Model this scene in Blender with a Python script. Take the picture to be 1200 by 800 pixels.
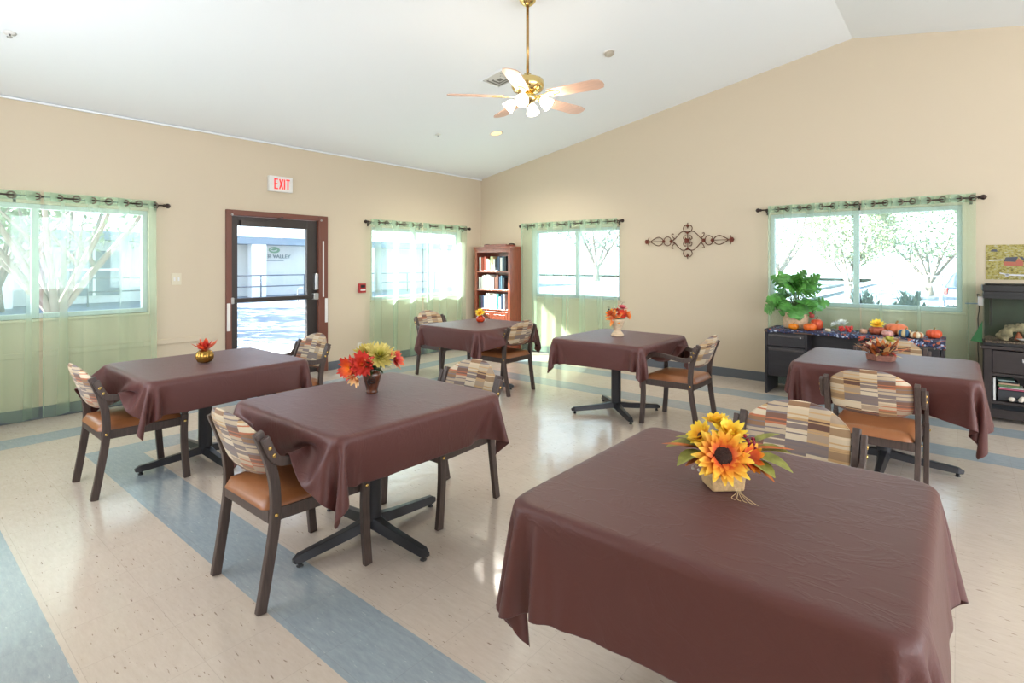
import bpy, math, random
import numpy as np
from mathutils import Vector, Matrix, noise as mnoise
PI = math.pi
random.seed(7)
for o in list(bpy.data.objects): bpy.data.objects.remove(o, do_unlink=True)
scene = bpy.context.scene
COL = scene.collection

# ------------------------------------------------------------------ camera
cam_data = bpy.data.cameras.new('camera'); cam = bpy.data.objects.new('camera', cam_data); COL.objects.link(cam)
cam.location = (6.72, -7.209, 1.47); cam.rotation_euler = (PI/2, 0, 0.693)
cam_data.sensor_width = 36; cam_data.lens = 631.655*36/1200; cam_data.shift_y = -90.88/1200
cam_data.clip_start = 0.05; cam_data.clip_end = 300
scene.camera = cam
vs = scene.view_settings
vs.view_transform = 'Standard'; vs.look = 'None'; vs.gamma = 1; vs.use_curve_mapping = False; vs.exposure = 0.0

# ------------------------------------------------------------------ world, sun, added fill
SKY = 4.0; SUN = 80.0; FILL = .80
world = bpy.data.worlds.new('sky'); scene.world = world; world.use_nodes = True
wn = world.node_tree.nodes; wl = world.node_tree.links
bg = wn['Background']; bg.inputs['Strength'].default_value = SKY
tc = wn.new('ShaderNodeTexCoord'); sx = wn.new('ShaderNodeSeparateXYZ'); rp = wn.new('ShaderNodeValToRGB')
wl.new(tc.outputs['Generated'], sx.inputs[0]); wl.new(sx.outputs['Z'], rp.inputs[0]); wl.new(rp.outputs[0], bg.inputs['Color'])
rp.color_ramp.elements[0].color = (.86, .93, 1, 1); rp.color_ramp.elements[1].color = (.38, .60, 1, 1)

def light(name, kind, loc, energy, color=(1, 1, 1), direction=None, size=None, size_y=None, radius=None):
    d = bpy.data.lights.new(name, kind); d.energy = energy; d.color = color
    if kind == 'AREA':
        d.shape = 'RECTANGLE'; d.size = size; d.size_y = size_y
    if radius is not None:
        if kind == 'SUN': d.angle = radius
        else: d.shadow_soft_size = radius
    o = bpy.data.objects.new(name, d); COL.objects.link(o); o.location = loc
    if direction is not None: o.rotation_euler = Vector(direction).to_track_quat('-Z', 'Y').to_euler()
    return o
light('sun', 'SUN', (-10, -8, 12), SUN, (1, .97, .92), (1.2, 1.0, -.936), radius=.012)
# added fill panels shining in through made-up openings of the two unseen walls
for yy in (-1.9, -4.0, -6.1):
    light('fill_right_opening', 'AREA', (11.70, yy, 1.75), 85*FILL, (.93, .97, 1), (-1, 0, -0.05), 1.6, 1.9)
light('fill_back_opening', 'AREA', (2.9, -7.86, 1.75), 42*FILL, (.95, .98, 1), (0, 1, -.08), 3.0, 1.9)
light('fill_back_opening', 'AREA', (9.4, -7.86, 1.75), 75*FILL, (.95, .98, 1), (0, 1, -.08), 2.2, 1.9)

# ------------------------------------------------------------------ helpers
def put(o, label=None, cat=None, group=None, kind=None):
    if label: o['label'] = label
    if cat: o['category'] = cat
    if group: o['group'] = group
    if kind: o['kind'] = kind
    return o
def empty(name, loc=(0, 0, 0), rz=0, label=None, cat=None, group=None, kind=None):
    o = bpy.data.objects.new(name, None); COL.objects.link(o); o.location = loc; o.rotation_euler = (0, 0, rz)
    o.empty_display_size = .05
    return put(o, label, cat, group, kind)
def copy_tree(o, parent=None):
    c = o.copy(); COL.objects.link(c)
    if parent is not None: c.parent = parent
    for ch in list(o.children): copy_tree(ch, c)
    return c
def srgb(r, g, b):
    def f(c):
        c = c/255
        return c/12.92 if c <= .04045 else ((c+.055)/1.055)**2.4
    return (f(r), f(g), f(b), 1)

class MB:
    def __init__(s): s.v = []; s.f = []; s.m = []; s.s = []
    def add(s, vs_, fs, mat=0, smooth=False):
        n = len(s.v); s.v += [tuple(v) for v in vs_]
        for f in fs: s.f.append(tuple(i+n for i in f)); s.m.append(mat); s.s.append(smooth)
        return s
    def box(s, x0, x1, y0, y1, z0, z1, mat=0):
        v = [(x, y, z) for x in (x0, x1) for y in (y0, y1) for z in (z0, z1)]
        return s.add(v, [(0, 1, 3, 2), (4, 6, 7, 5), (0, 4, 5, 1), (2, 3, 7, 6), (0, 2, 6, 4), (1, 5, 7, 3)], mat)
    def obox(s, c, ax, ay, az, mat=0):
        c, ax, ay, az = map(Vector, (c, ax, ay, az))
        v = [c+ax*i+ay*j+az*k for i in (-1, 1) for j in (-1, 1) for k in (-1, 1)]
        return s.add(v, [(0, 1, 3, 2), (4, 6, 7, 5), (0, 4, 5, 1), (2, 3, 7, 6), (0, 2, 6, 4), (1, 5, 7, 3)], mat)
    def sweep(s, path, prof, up=(0, 0, 1), closed=False, mat=0, smooth=True, cap=True):
        """prof: list of (a,b) or a function of the path parameter giving that list; a along side vector, b along up"""
        P = [Vector(p) for p in path]; n = len(P); base = len(s.v); k = None
        upv = Vector(up).normalized(); prev = None
        for i, p in enumerate(P):
            if closed: t = (P[(i+1) % n]-P[i-1])
            else: t = P[min(i+1, n-1)]-P[max(i-1, 0)]
            t = t.normalized() if t.length > 1e-9 else Vector((1, 0, 0))
            side = t.cross(upv) if prev is None else prev - t*prev.dot(t)
            if side.length < 1e-5: side = t.cross(Vector((1, .3, 0)))
            side.normalize(); u2 = side.cross(t).normalized(); prev = side
            pr_ = prof(i/(n-1)) if callable(prof) else prof
            k = len(pr_)
            for a, b in pr_: s.v.append(tuple(p+side*a+u2*b))
        rings = n if closed else n-1
        for i in range(rings):
            j = (i+1) % n
            for q in range(k):
                r = (q+1) % k
                s.f.append((base+i*k+q, base+i*k+r, base+j*k+r, base+j*k+q)); s.m.append(mat); s.s.append(smooth)
        if cap and not closed:
            s.f.append(tuple(base+q for q in range(k))[::-1]); s.m.append(mat); s.s.append(False)
            s.f.append(tuple(base+(n-1)*k+q for q in range(k))); s.m.append(mat); s.s.append(False)
        return s
    def tube(s, path, r, n=8, mat=0, closed=False, up=(0, 0, 1)):
        if isinstance(r, (list, tuple)):
            m = len(path)
            def pf(t):
                x = t*(len(r)-1); i = min(int(x), len(r)-2); rr = r[i]+(r[i+1]-r[i])*(x-i)
                return [(rr*math.cos(2*PI*q/n), rr*math.sin(2*PI*q/n)) for q in range(n)]
        else: pf = [(r*math.cos(2*PI*q/n), r*math.sin(2*PI*q/n)) for q in range(n)]
        return s.sweep(path, pf, up, closed, mat)
    def lathe(s, prof, n=24, c=(0, 0, 0), mat=0, rib=0, k=0, axis='z', smooth=True):
        base = len(s.v); m = len(prof)
        for r, z in prof:
            for q in range(n):
                a = 2*PI*q/n; rr = r*(1+(rib*(abs(math.cos(k*a/2))-.6) if k else 0))
                x, y = rr*math.cos(a), rr*math.sin(a)
                if axis == 'z': s.v.append((c[0]+x, c[1]+y, c[2]+z))
                elif axis == 'x': s.v.append((c[0]+z, c[1]+x, c[2]+y))
                else: s.v.append((c[0]+y, c[1]+z, c[2]+x))
        for i in range(m-1):
            for q in range(n):
                r = (q+1) % n
                s.f.append((base+i*n+q, base+i*n+r, base+(i+1)*n+r, base+(i+1)*n+q)); s.m.append(mat); s.s.append(smooth)
        s.f.append(tuple(base+q for q in range(n))[::-1]); s.m.append(mat); s.s.append(False)
        s.f.append(tuple(base+(m-1)*n+q for q in range(n))); s.m.append(mat); s.s.append(False)
        return s
    def ball(s, c, rx, ry=None, rz=None, n=12, mat=0):
        ry = rx if ry is None else ry; rz = rx if rz is None else rz
        base = len(s.v); m = max(4, n//2)
        for i in range(m+1):
            th = PI*i/m; th = min(max(th, .02), PI-.02)
            for q in range(n):
                a = 2*PI*q/n
                s.v.append((c[0]+rx*math.sin(th)*math.cos(a), c[1]+ry*math.sin(th)*math.sin(a), c[2]-rz*math.cos(th)))
        for i in range(m):
            for q in range(n):
                r = (q+1) % n
                s.f.append((base+i*n+q, base+i*n+r, base+(i+1)*n+r, base+(i+1)*n+q)); s.m.append(mat); s.s.append(True)
        return s
    def petal(s, base, d, nrm, L, W, curl=.3, n=5, mat=0, cup=.15, tip=.0, pw=1.0):
        """a leaf or petal: strip 3 wide, along d, bending towards nrm by curl"""
        b0 = Vector(base); d = Vector(d).normalized(); nr = Vector(nrm); nr = (nr-d*nr.dot(d)).normalized(); sd = d.cross(nr)
        base_i = len(s.v)
        for i in range(n+1):
            t = i/n
            w = W*.5*(math.sin(PI*min(1, t**pw*.94+.05)))**.8 if i < n else W*tip*.5+.0004
            p = b0+d*(L*t*(1-.25*abs(curl)*t))+nr*(curl*L*t*t)
            s.v += [tuple(p-sd*w+nr*cup*w), tuple(p), tuple(p+sd*w+nr*cup*w)]
        for i in range(n):
            a = base_i+i*3
            for q in (0, 1):
                s.f.append((a+q, a+q+1, a+q+4, a+q+3)); s.m.append(mat); s.s.append(True)
        return s
    def build(s, name, mats, parent=None, bevel=0, seg=2, loc=None, rz=0, subd=0, solid=0):
        me = bpy.data.meshes.new(name); me.from_pydata(s.v, [], s.f)
        if not isinstance(mats, (list, tuple)): mats = [mats]
        for m in mats: me.materials.append(m)
        me.polygons.foreach_set('material_index', s.m); me.polygons.foreach_set('use_smooth', s.s)
        me.update()
        o = bpy.data.objects.new(name, me); COL.objects.link(o)
        if parent is not None: o.parent = parent
        if loc is not None: o.location = loc
        if rz: o.rotation_euler = (0, 0, rz)
        if solid:
            m = o.modifiers.new('solid', 'SOLIDIFY'); m.thickness = solid; m.offset = 0
        if bevel:
            m = o.modifiers.new('bevel', 'BEVEL'); m.width = bevel; m.segments = seg; m.limit_method = 'ANGLE'; m.angle_limit = .7
            m.harden_normals = False
        if subd:
            m = o.modifiers.new('sub', 'SUBSURF'); m.levels = subd; m.render_levels = subd
        return o

def cr(pts, n=6, closed=False):
    P = [Vector(p) for p in pts]; out = []; N = len(P)
    rng = range(N) if closed else range(N-1)
    for i in rng:
        if closed: a, b, c, d = P[i-1], P[i], P[(i+1) % N], P[(i+2) % N]
        else: a, b, c, d = P[max(i-1, 0)], P[i], P[i+1], P[min(i+2, N-1)]
        for k in range(n):
            t = k/n
            out.append(.5*((2*b)+(c-a)*t+(2*a-5*b+4*c-d)*t*t+(3*b-a-3*c+d)*t**3))
    if not closed: out.append(P[-1])
    return out

# ------------------------------------------------------------------ materials
MATS = {}
def pmat(name, col, rough=.5, metal=0, spec=.5, emit=None, estr=0, sheen=0, coat=0, var=0, vscale=12, bump=0, bscale=60, stretch=None, trans=0):
    if name in MATS: return MATS[name]
    m = bpy.data.materials.new(name); m.use_nodes = True; nt = m.node_tree; b = nt.nodes['Principled BSDF']
    if len(col) == 3: col = srgb(*col)
    b.inputs['Base Color'].default_value = col; b.inputs['Roughness'].default_value = rough; b.inputs['Metallic'].default_value = metal
    b.inputs['Specular IOR Level'].default_value = spec
    if emit: b.inputs['Emission Color'].default_value = srgb(*emit); b.inputs['Emission Strength'].default_value = estr
    if sheen: b.inputs['Sheen Weight'].default_value = sheen; b.inputs['Sheen Roughness'].default_value = .45
    if coat: b.inputs['Coat Weight'].default_value = coat; b.inputs['Coat Roughness'].default_value = .1
    if var or bump:
        t = nt.nodes.new('ShaderNodeTexCoord'); mp = nt.nodes.new('ShaderNodeMapping'); nt.links.new(t.outputs['Object'], mp.inputs[0])
        if stretch: mp.inputs['Scale'].default_value = stretch
    if var:
        nz = nt.nodes.new('ShaderNodeTexNoise'); nz.inputs['Scale'].default_value = vscale; nz.inputs['Detail'].default_value = 5
        nt.links.new(mp.outputs[0], nz.inputs['Vector'])
        r = nt.nodes.new('ShaderNodeValToRGB'); nt.links.new(nz.outputs['Fac'], r.inputs[0])
        r.color_ramp.elements[0].position = .3; r.color_ramp.elements[1].position = .7
        r.color_ramp.elements[0].color = tuple(c*(1-var) for c in col[:3])+(1,)
        r.color_ramp.elements[1].color = tuple(min(1, c*(1+var)) for c in col[:3])+(1,)
        nt.links.new(r.outputs[0], b.inputs['Base Color'])
    if bump:
        nb = nt.nodes.new('ShaderNodeTexNoise'); nb.inputs['Scale'].default_value = bscale; nb.inputs['Detail'].default_value = 4
        nt.links.new(mp.outputs[0], nb.inputs['Vector'])
        bp = nt.nodes.new('ShaderNodeBump'); bp.inputs['Strength'].default_value = bump; bp.inputs['Distance'].default_value = .01
        nt.links.new(nb.outputs['Fac'], bp.inputs['Height']); nt.links.new(bp.outputs[0], b.inputs['Normal'])
    MATS[name] = m; return m
def N(nt, t, **kw):
    n = nt.nodes.new(t)
    for k, v in kw.items(): setattr(n, k, v)
    return n
def M(nt, op, a, b=None, c=None):
    n = nt.nodes.new('ShaderNodeMath'); n.operation = op
    for i, x in enumerate((a, b, c)):
        if x is None: continue
        if isinstance(x, (int, float)): n.inputs[i].default_value = x
        else: nt.links.new(x, n.inputs[i])
    return n.outputs[0]
def mixc(nt, f, a, b):
    n = nt.nodes.new('ShaderNodeMix'); n.data_type = 'RGBA'
    for s_, x in ((n.inputs[0], f), (n.inputs[6], a), (n.inputs[7], b)):
        if isinstance(x, (int, float)): s_.default_value = x
        elif isinstance(x, tuple): s_.default_value = x
        else: nt.links.new(x, s_)
    return n.outputs[2]

def floor_material():
    m = bpy.data.materials.new('vinyl_tile'); m.use_nodes = True; nt = m.node_tree; L = nt.links; b = nt.nodes['Principled BSDF']
    t = N(nt, 'ShaderNodeTexCoord'); sp = N(nt, 'ShaderNodeSeparateXYZ'); L.new(t.outputs['Object'], sp.inputs[0])
    X, Y = sp.outputs[0], sp.outputs[1]
    d = M(nt, 'MINIMUM', M(nt, 'MINIMUM', X, M(nt, 'SUBTRACT', 11.56, X)), M(nt, 'MINIMUM', M(nt, 'SUBTRACT', M(nt, 'MULTIPLY', Y, -1), .09), M(nt, 'ADD', Y, 7.63)))
    def band(a, c): return M(nt, 'MULTIPLY', M(nt, 'GREATER_THAN', d, a), M(nt, 'LESS_THAN', d, c))
    blue = M(nt, 'ADD', band(.6, .905), band(1.51, 1.82))
    # tile cells
    T = .3048
    cx = M(nt, 'FLOOR', M(nt, 'DIVIDE', X, T)); cy = M(nt, 'FLOOR', M(nt, 'DIVIDE', Y, T))
    cv = N(nt, 'ShaderNodeCombineXYZ'); L.new(cx, cv.inputs[0]); L.new(cy, cv.inputs[1])
    wn_ = N(nt, 'ShaderNodeTexWhiteNoise', noise_dimensions='2D'); L.new(cv.outputs[0], wn_.inputs[0])
    # streaks
    off = N(nt, 'ShaderNodeVectorMath', operation='MULTIPLY_ADD'); L.new(wn_.outputs['Color'], off.inputs[0]); off.inputs[1].default_value = (.6, .6, 0); L.new(t.outputs['Object'], off.inputs[2])
    mp = N(nt, 'ShaderNodeMapping'); mp.inputs['Scale'].default_value = (1.4, 7.0, 1); mp.inputs['Rotation'].default_value = (0, 0, 1.15); L.new(off.outputs[0], mp.inputs[0])
    n1 = N(nt, 'ShaderNodeTexNoise'); n1.inputs['Scale'].default_value = 13; n1.inputs['Detail'].default_value = 3; L.new(mp.outputs[0], n1.inputs['Vector'])
    st = N(nt, 'ShaderNodeMapRange'); st.inputs[1].default_value = .665; st.inputs[2].default_value = .71; L.new(n1.outputs['Fac'], st.inputs[0])
    n2 = N(nt, 'ShaderNodeTexNoise'); n2.inputs['Scale'].default_value = 8; n2.inputs['Detail'].default_value = 6; n2.inputs['Roughness'].default_value = .7; L.new(mp.outputs[0], n2.inputs['Vector'])
    soft = N(nt, 'ShaderNodeMapRange'); soft.inputs[1].default_value = .3; soft.inputs[2].default_value = .7; L.new(n2.outputs['Fac'], soft.inputs[0])
    beige = mixc(nt, soft.outputs[0], srgb(203, 188, 173), srgb(214, 201, 188))
    beige = mixc(nt, M(nt, 'MULTIPLY', st.outputs[0], .75), beige, srgb(122, 98, 84))
    blu = mixc(nt, soft.outputs[0], srgb(146, 158, 166), srgb(166, 177, 183))
    blu = mixc(nt, M(nt, 'MULTIPLY', st.outputs[0], .5), blu, srgb(205, 212, 215))
    tone = mixc(nt, M(nt, 'MULTIPLY', wn_.outputs['Value'], .10), beige, srgb(170, 150, 134))
    colr = mixc(nt, blue, tone, blu)
    # seams
    def seam(A):
        fr = M(nt, 'FRACT', M(nt, 'DIVIDE', A, T)); return M(nt, 'LESS_THAN', fr, .008)
    sm = M(nt, 'MAXIMUM', seam(X), seam(Y))
    colr = mixc(nt, M(nt, 'MULTIPLY', sm, .18), colr, srgb(120, 104, 92))
    L.new(colr, b.inputs['Base Color'])
    n3 = N(nt, 'ShaderNodeTexNoise'); n3.inputs['Scale'].default_value = 5; n3.inputs['Detail'].default_value = 3; L.new(t.outputs['Object'], n3.inputs['Vector'])
    rr = N(nt, 'ShaderNodeMapRange'); rr.inputs[3].default_value = .10; rr.inputs[4].default_value = .24; L.new(n3.outputs['Fac'], rr.inputs[0]); L.new(rr.outputs[0], b.inputs['Roughness'])
    n4 = N(nt, 'ShaderNodeTexNoise'); n4.inputs['Scale'].default_value = 9; n4.inputs['Detail'].default_value = 2; L.new(t.outputs['Object'], n4.inputs['Vector'])
    bp = N(nt, 'ShaderNodeBump'); bp.inputs['Strength'].default_value = .12; bp.inputs['Distance'].default_value = .02; L.new(n4.outputs['Fac'], bp.inputs['Height']); L.new(bp.outputs[0], b.inputs['Normal'])
    b.inputs['Specular IOR Level'].default_value = .95
    return m

def patch_material():
    """woven patchwork of stripes and blocks on the chair backs"""
    m = bpy.data.materials.new('patchwork_fabric'); m.use_nodes = True; nt = m.node_tree; L = nt.links; b = nt.nodes['Principled BSDF']
    t = N(nt, 'ShaderNodeTexCoord'); sp = N(nt, 'ShaderNodeSeparateXYZ'); L.new(t.outputs['Object'], sp.inputs[0])
    colf = M(nt, 'ADD', M(nt, 'DIVIDE', sp.outputs[0], .088), 10.5); col = M(nt, 'FLOOR', colf)
    par = M(nt, 'MODULO', col, 2)
    zz = M(nt, 'ADD', M(nt, 'DIVIDE', sp.outputs[2], .047), M(nt, 'ADD', M(nt, 'MULTIPLY', par, .5), M(nt, 'MULTIPLY', M(nt, 'SINE', M(nt, 'MULTIPLY', col, 3.7)), .18)))
    row = M(nt, 'FLOOR', zz); fr = M(nt, 'FRACT', zz)
    cv = N(nt, 'ShaderNodeCombineXYZ'); L.new(col, cv.inputs[0]); L.new(row, cv.inputs[1])
    w = N(nt, 'ShaderNodeTexWhiteNoise', noise_dimensions='2D'); L.new(cv.outputs[0], w.inputs[0])
    def ramp(inp, cols):
        r = N(nt, 'ShaderNodeValToRGB'); r.color_ramp.interpolation = 'CONSTANT'; L.new(inp, r.inputs[0]); cr_ = r.color_ramp
        cr_.elements[0].color = srgb(*cols[0]); cr_.elements[0].position = 0
        cr_.elements[1].color = srgb(*cols[1]); cr_.elements[1].position = 1/len(cols)
        for i, c in enumerate(cols[2:]): e = cr_.elements.new((i+2)/len(cols)); e.color = srgb(*c)
        return r.outputs[0]
    light_ = ramp(w.outputs['Value'], [(198, 180, 152), (184, 164, 138), (206, 190, 164), (164, 142, 120)])
    dark = ramp(w.outputs['Value'], [(118, 84, 68), (140, 104, 74), (128, 112, 106), (98, 66, 54), (150, 120, 88)])
    blk = mixc(nt, M(nt, 'MODULO', M(nt, 'ADD', row, col), 2), light_, dark)
    stripe = ramp(w.outputs['Color'], [(178, 104, 70), (186, 150, 104), (120, 108, 108), (206, 186, 156), (150, 88, 64)])
    isst = M(nt, 'MAXIMUM', M(nt, 'LESS_THAN', fr, .2), M(nt, 'MULTIPLY', M(nt, 'GREATER_THAN', fr, M(nt, 'MULTIPLY_ADD', w.outputs['Value'], .5, .4)), M(nt, 'LESS_THAN', fr, M(nt, 'MULTIPLY_ADD', w.outputs['Value'], .5, .52))))
    c = mixc(nt, isst, blk, stripe)
    L.new(c, b.inputs['Base Color']); b.inputs['Roughness'].default_value = .75; b.inputs['Sheen Weight'].default_value = .15
    nb = N(nt, 'ShaderNodeTexNoise'); nb.inputs['Scale'].default_value = 400; L.new(t.outputs['Object'], nb.inputs['Vector'])
    bp = N(nt, 'ShaderNodeBump'); bp.inputs['Strength'].default_value = .15; bp.inputs['Distance'].default_value = .002; L.new(nb.outputs['Fac'], bp.inputs['Height']); L.new(bp.outputs[0], b.inputs['Normal'])
    return m

def sheer_material(name='sheer_mint_voile', base=.22):
    m = bpy.data.materials.new(name); m.use_nodes = True; nt = m.node_tree; L = nt.links
    nt.nodes.remove(nt.nodes['Principled BSDF']); out = nt.nodes['Material Output']
    tr = N(nt, 'ShaderNodeBsdfTransparent'); tr.inputs[0].default_value = (.93, 1, .96, 1)
    tl = N(nt, 'ShaderNodeBsdfTranslucent'); tl.inputs[0].default_value = srgb(208, 234, 212)
    df = N(nt, 'ShaderNodeBsdfDiffuse'); df.inputs[0].default_value = srgb(196, 222, 196)
    m1 = N(nt, 'ShaderNodeMixShader'); m1.inputs[0].default_value = .5; L.new(tl.outputs[0], m1.inputs[1]); L.new(df.outputs[0], m1.inputs[2])
    lw = N(nt, 'ShaderNodeLayerWeight'); lw.inputs[0].default_value = .35
    fac = M(nt, 'ADD', M(nt, 'MULTIPLY', lw.outputs['Facing'], .75), base)
    m2 = N(nt, 'ShaderNodeMixShader'); L.new(fac, m2.inputs[0]); L.new(tr.outputs[0], m2.inputs[1]); L.new(m1.outputs[0], m2.inputs[2])
    L.new(m2.outputs[0], out.inputs[0]); return m
def glass_material(name='window_glass', tint=(.93, .97, .98, 1), refl=.06):
    m = bpy.data.materials.new(name); m.use_nodes = True; nt = m.node_tree; L = nt.links
    nt.nodes.remove(nt.nodes['Principled BSDF']); out = nt.nodes['Material Output']
    tr = N(nt, 'ShaderNodeBsdfTransparent'); tr.inputs[0].default_value = tint
    gl = N(nt, 'ShaderNodeBsdfGlossy'); gl.inputs['Roughness'].default_value = .02
    lw = N(nt, 'ShaderNodeLayerWeight'); lw.inputs[0].default_value = .25
    fac = M(nt, 'ADD', M(nt, 'MULTIPLY', lw.outputs['Fresnel'], .6), refl*.5)
    m2 = N(nt, 'ShaderNodeMixShader'); L.new(fac, m2.inputs[0]); L.new(tr.outputs[0], m2.inputs[1]); L.new(gl.outputs[0], m2.inputs[2])
    L.new(m2.outputs[0], out.inputs[0]); return m
def radial_material(name, stops, R, rough=.6):
    if name in MATS: return MATS[name]
    m = bpy.data.materials.new(name); m.use_nodes = True; nt = m.node_tree; L = nt.links; b = nt.nodes['Principled BSDF']
    t = N(nt, 'ShaderNodeTexCoord'); vl = N(nt, 'ShaderNodeVectorMath', operation='LENGTH'); L.new(t.outputs['Object'], vl.inputs[0])
    nz = N(nt, 'ShaderNodeTexNoise'); nz.inputs['Scale'].default_value = 60; L.new(t.outputs['Object'], nz.inputs['Vector'])
    v = M(nt, 'ADD', M(nt, 'DIVIDE', vl.outputs['Value'], R), M(nt, 'MULTIPLY', M(nt, 'SUBTRACT', nz.outputs['Fac'], .5), .35))
    r = N(nt, 'ShaderNodeValToRGB'); L.new(v, r.inputs[0]); c_ = r.color_ramp
    c_.elements[0].position = stops[0][0]; c_.elements[0].color = srgb(*stops[0][1])
    c_.elements[1].position = stops[1][0]; c_.elements[1].color = srgb(*stops[1][1])
    for p, c in stops[2:]: e = c_.elements.new(p); e.color = srgb(*c)
    L.new(r.outputs[0], b.inputs['Base Color']); b.inputs['Roughness'].default_value = rough
    MATS[name] = m; return m
def speckle_material(name, base, specks, scale=60, rough=.7, thr=(.0, .5)):
    m = bpy.data.materials.new(name); m.use_nodes = True; nt = m.node_tree; L = nt.links; b = nt.nodes['Principled BSDF']
    t = N(nt, 'ShaderNodeTexCoord'); v = N(nt, 'ShaderNodeTexVoronoi'); v.inputs['Scale'].default_value = scale; L.new(t.outputs['Object'], v.inputs['Vector'])
    s_ = N(nt, 'ShaderNodeSeparateColor'); L.new(v.outputs['Color'], s_.inputs[0])
    r = N(nt, 'ShaderNodeValToRGB'); r.color_ramp.interpolation = 'CONSTANT'; L.new(s_.outputs[0], r.inputs[0]); c_ = r.color_ramp
    c_.elements[0].position = 0; c_.elements[0].color = srgb(*base)
    c_.elements[1].position = thr[1]; c_.elements[1].color = srgb(*specks[0])
    for i, c in enumerate(specks[1:]): e = c_.elements.new(thr[1]+(1-thr[1])*(i+1)/len(specks)); e.color = srgb(*c)
    L.new(r.outputs[0], b.inputs['Base Color']); b.inputs['Roughness'].default_value = rough
    return m

def cloth_material():
    m = bpy.data.materials.new('brown_tablecloth'); m.use_nodes = True; nt = m.node_tree; L = nt.links; b = nt.nodes['Principled BSDF']
    b.inputs['Base Color'].default_value = srgb(88, 47, 43); b.inputs['Roughness'].default_value = .47
    b.inputs['Specular IOR Level'].default_value = .5; b.inputs['Sheen Weight'].default_value = .07; b.inputs['Sheen Roughness'].default_value = .4
    b.inputs['Sheen Tint'].default_value = (.9, .9, 1, 1)
    t = N(nt, 'ShaderNodeTexCoord')
    mp = N(nt, 'ShaderNodeMapping'); mp.inputs['Scale'].default_value = (1, 1.9, 1); mp.inputs['Rotation'].default_value = (0, 0, .7); L.new(t.outputs['Object'], mp.inputs[0])
    n1 = N(nt, 'ShaderNodeTexNoise'); n1.inputs['Scale'].default_value = 5.5; n1.inputs['Detail'].default_value = 5; n1.inputs['Roughness'].default_value = .55; n1.inputs['Distortion'].default_value = .9; L.new(mp.outputs[0], n1.inputs['Vector'])
    ridge = M(nt, 'ABSOLUTE', M(nt, 'SUBTRACT', n1.outputs['Fac'], .5))
    rr = N(nt, 'ShaderNodeMapRange'); rr.inputs[1].default_value = 0; rr.inputs[2].default_value = .05; rr.inputs[3].default_value = 1; rr.inputs[4].default_value = 0; L.new(ridge, rr.inputs[0])
    n2 = N(nt, 'ShaderNodeTexNoise'); n2.inputs['Scale'].default_value = 700; n2.inputs['Detail'].default_value = 1; L.new(t.outputs['Object'], n2.inputs['Vector'])
    h = M(nt, 'ADD', M(nt, 'MULTIPLY', rr.outputs[0], .35), M(nt, 'ADD', M(nt, 'MULTIPLY', n1.outputs['Fac'], .5), M(nt, 'MULTIPLY', n2.outputs['Fac'], .12)))
    bp = N(nt, 'ShaderNodeBump'); bp.inputs['Strength'].default_value = .20; bp.inputs['Distance'].default_value = .010; L.new(h, bp.inputs['Height']); L.new(bp.outputs[0], b.inputs['Normal'])
    return m

m_floor = floor_material()
m_wall = pmat('beige_wall_paint', (206, 191, 168), .8, spec=.25, bump=.06, bscale=180)
m_ceil = pmat('white_ceiling_paint', (238, 241, 244), .9, spec=.2, bump=.05, bscale=120)
m_base = pmat('slate_vinyl_base', (92, 98, 106), .5)
m_winframe = pmat('pale_window_vinyl', (196, 204, 206), .45)
m_glass = glass_material()
m_sheer = sheer_material(); m_hem = sheer_material('mint_voile_hem', .30)
m_doorframe = pmat('red_brown_door_paint', (112, 66, 52), .4)
m_bronze = pmat('dark_bronze_aluminium', (70, 64, 62), .35, metal=.5)
m_alu = pmat('brushed_aluminium', (190, 190, 192), .28, metal=.9)
m_iron = pmat('dark_iron_rod', (58, 44, 40), .35, metal=.6)
m_nickel = pmat('grommet_metal', (104, 92, 80), .35, metal=.5)
m_white = pmat('white_plastic', (226, 224, 220), .4)
m_ivory = pmat('ivory_plastic', (214, 204, 180), .4)
m_red = pmat('red_alarm_plastic', (168, 44, 44), .4)
m_black = pmat('black_plastic', (28, 28, 30), .35)
m_wood = pmat('dark_brown_chair_wood', (76, 62, 57), .42, var=.25, vscale=9, stretch=(12, 12, 1.2))
m_brass = pmat('brass_bolt', (214, 180, 110), .25, metal=1)
m_vinyl = pmat('tan_seat_vinyl', (156, 99, 60), .34, var=.12, vscale=7, coat=.15)
m_patch = patch_material()
m_cloth = cloth_material()
m_castiron = pmat('black_table_base', (50, 50, 54), .38, metal=.3)
m_cherry = pmat('cherry_bookcase_wood', (140, 70, 50), .28, var=.22, vscale=6, stretch=(8, 8, 1), coat=.6)
m_espresso = pmat('espresso_wood', (46, 38, 38), .38, var=.2, vscale=8, stretch=(2, 8, 8))
m_green = pmat('leaf_green', (80, 142, 60), .38, var=.35, vscale=14)
m_stem = pmat('stem_green', (84, 112, 52), .6)
m_fanbrass = pmat('polished_brass', (232, 206, 140), .14, metal=1)
m_rodbrass = pmat('antique_brass_rod', (176, 140, 92), .25, metal=.9)
m_blade = pmat('pale_oak_blade', (206, 168, 148), .4, var=.08, vscale=5, stretch=(1, 8, 1))
m_orange = pmat('pumpkin_orange', (226, 106, 36), .35)

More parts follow.
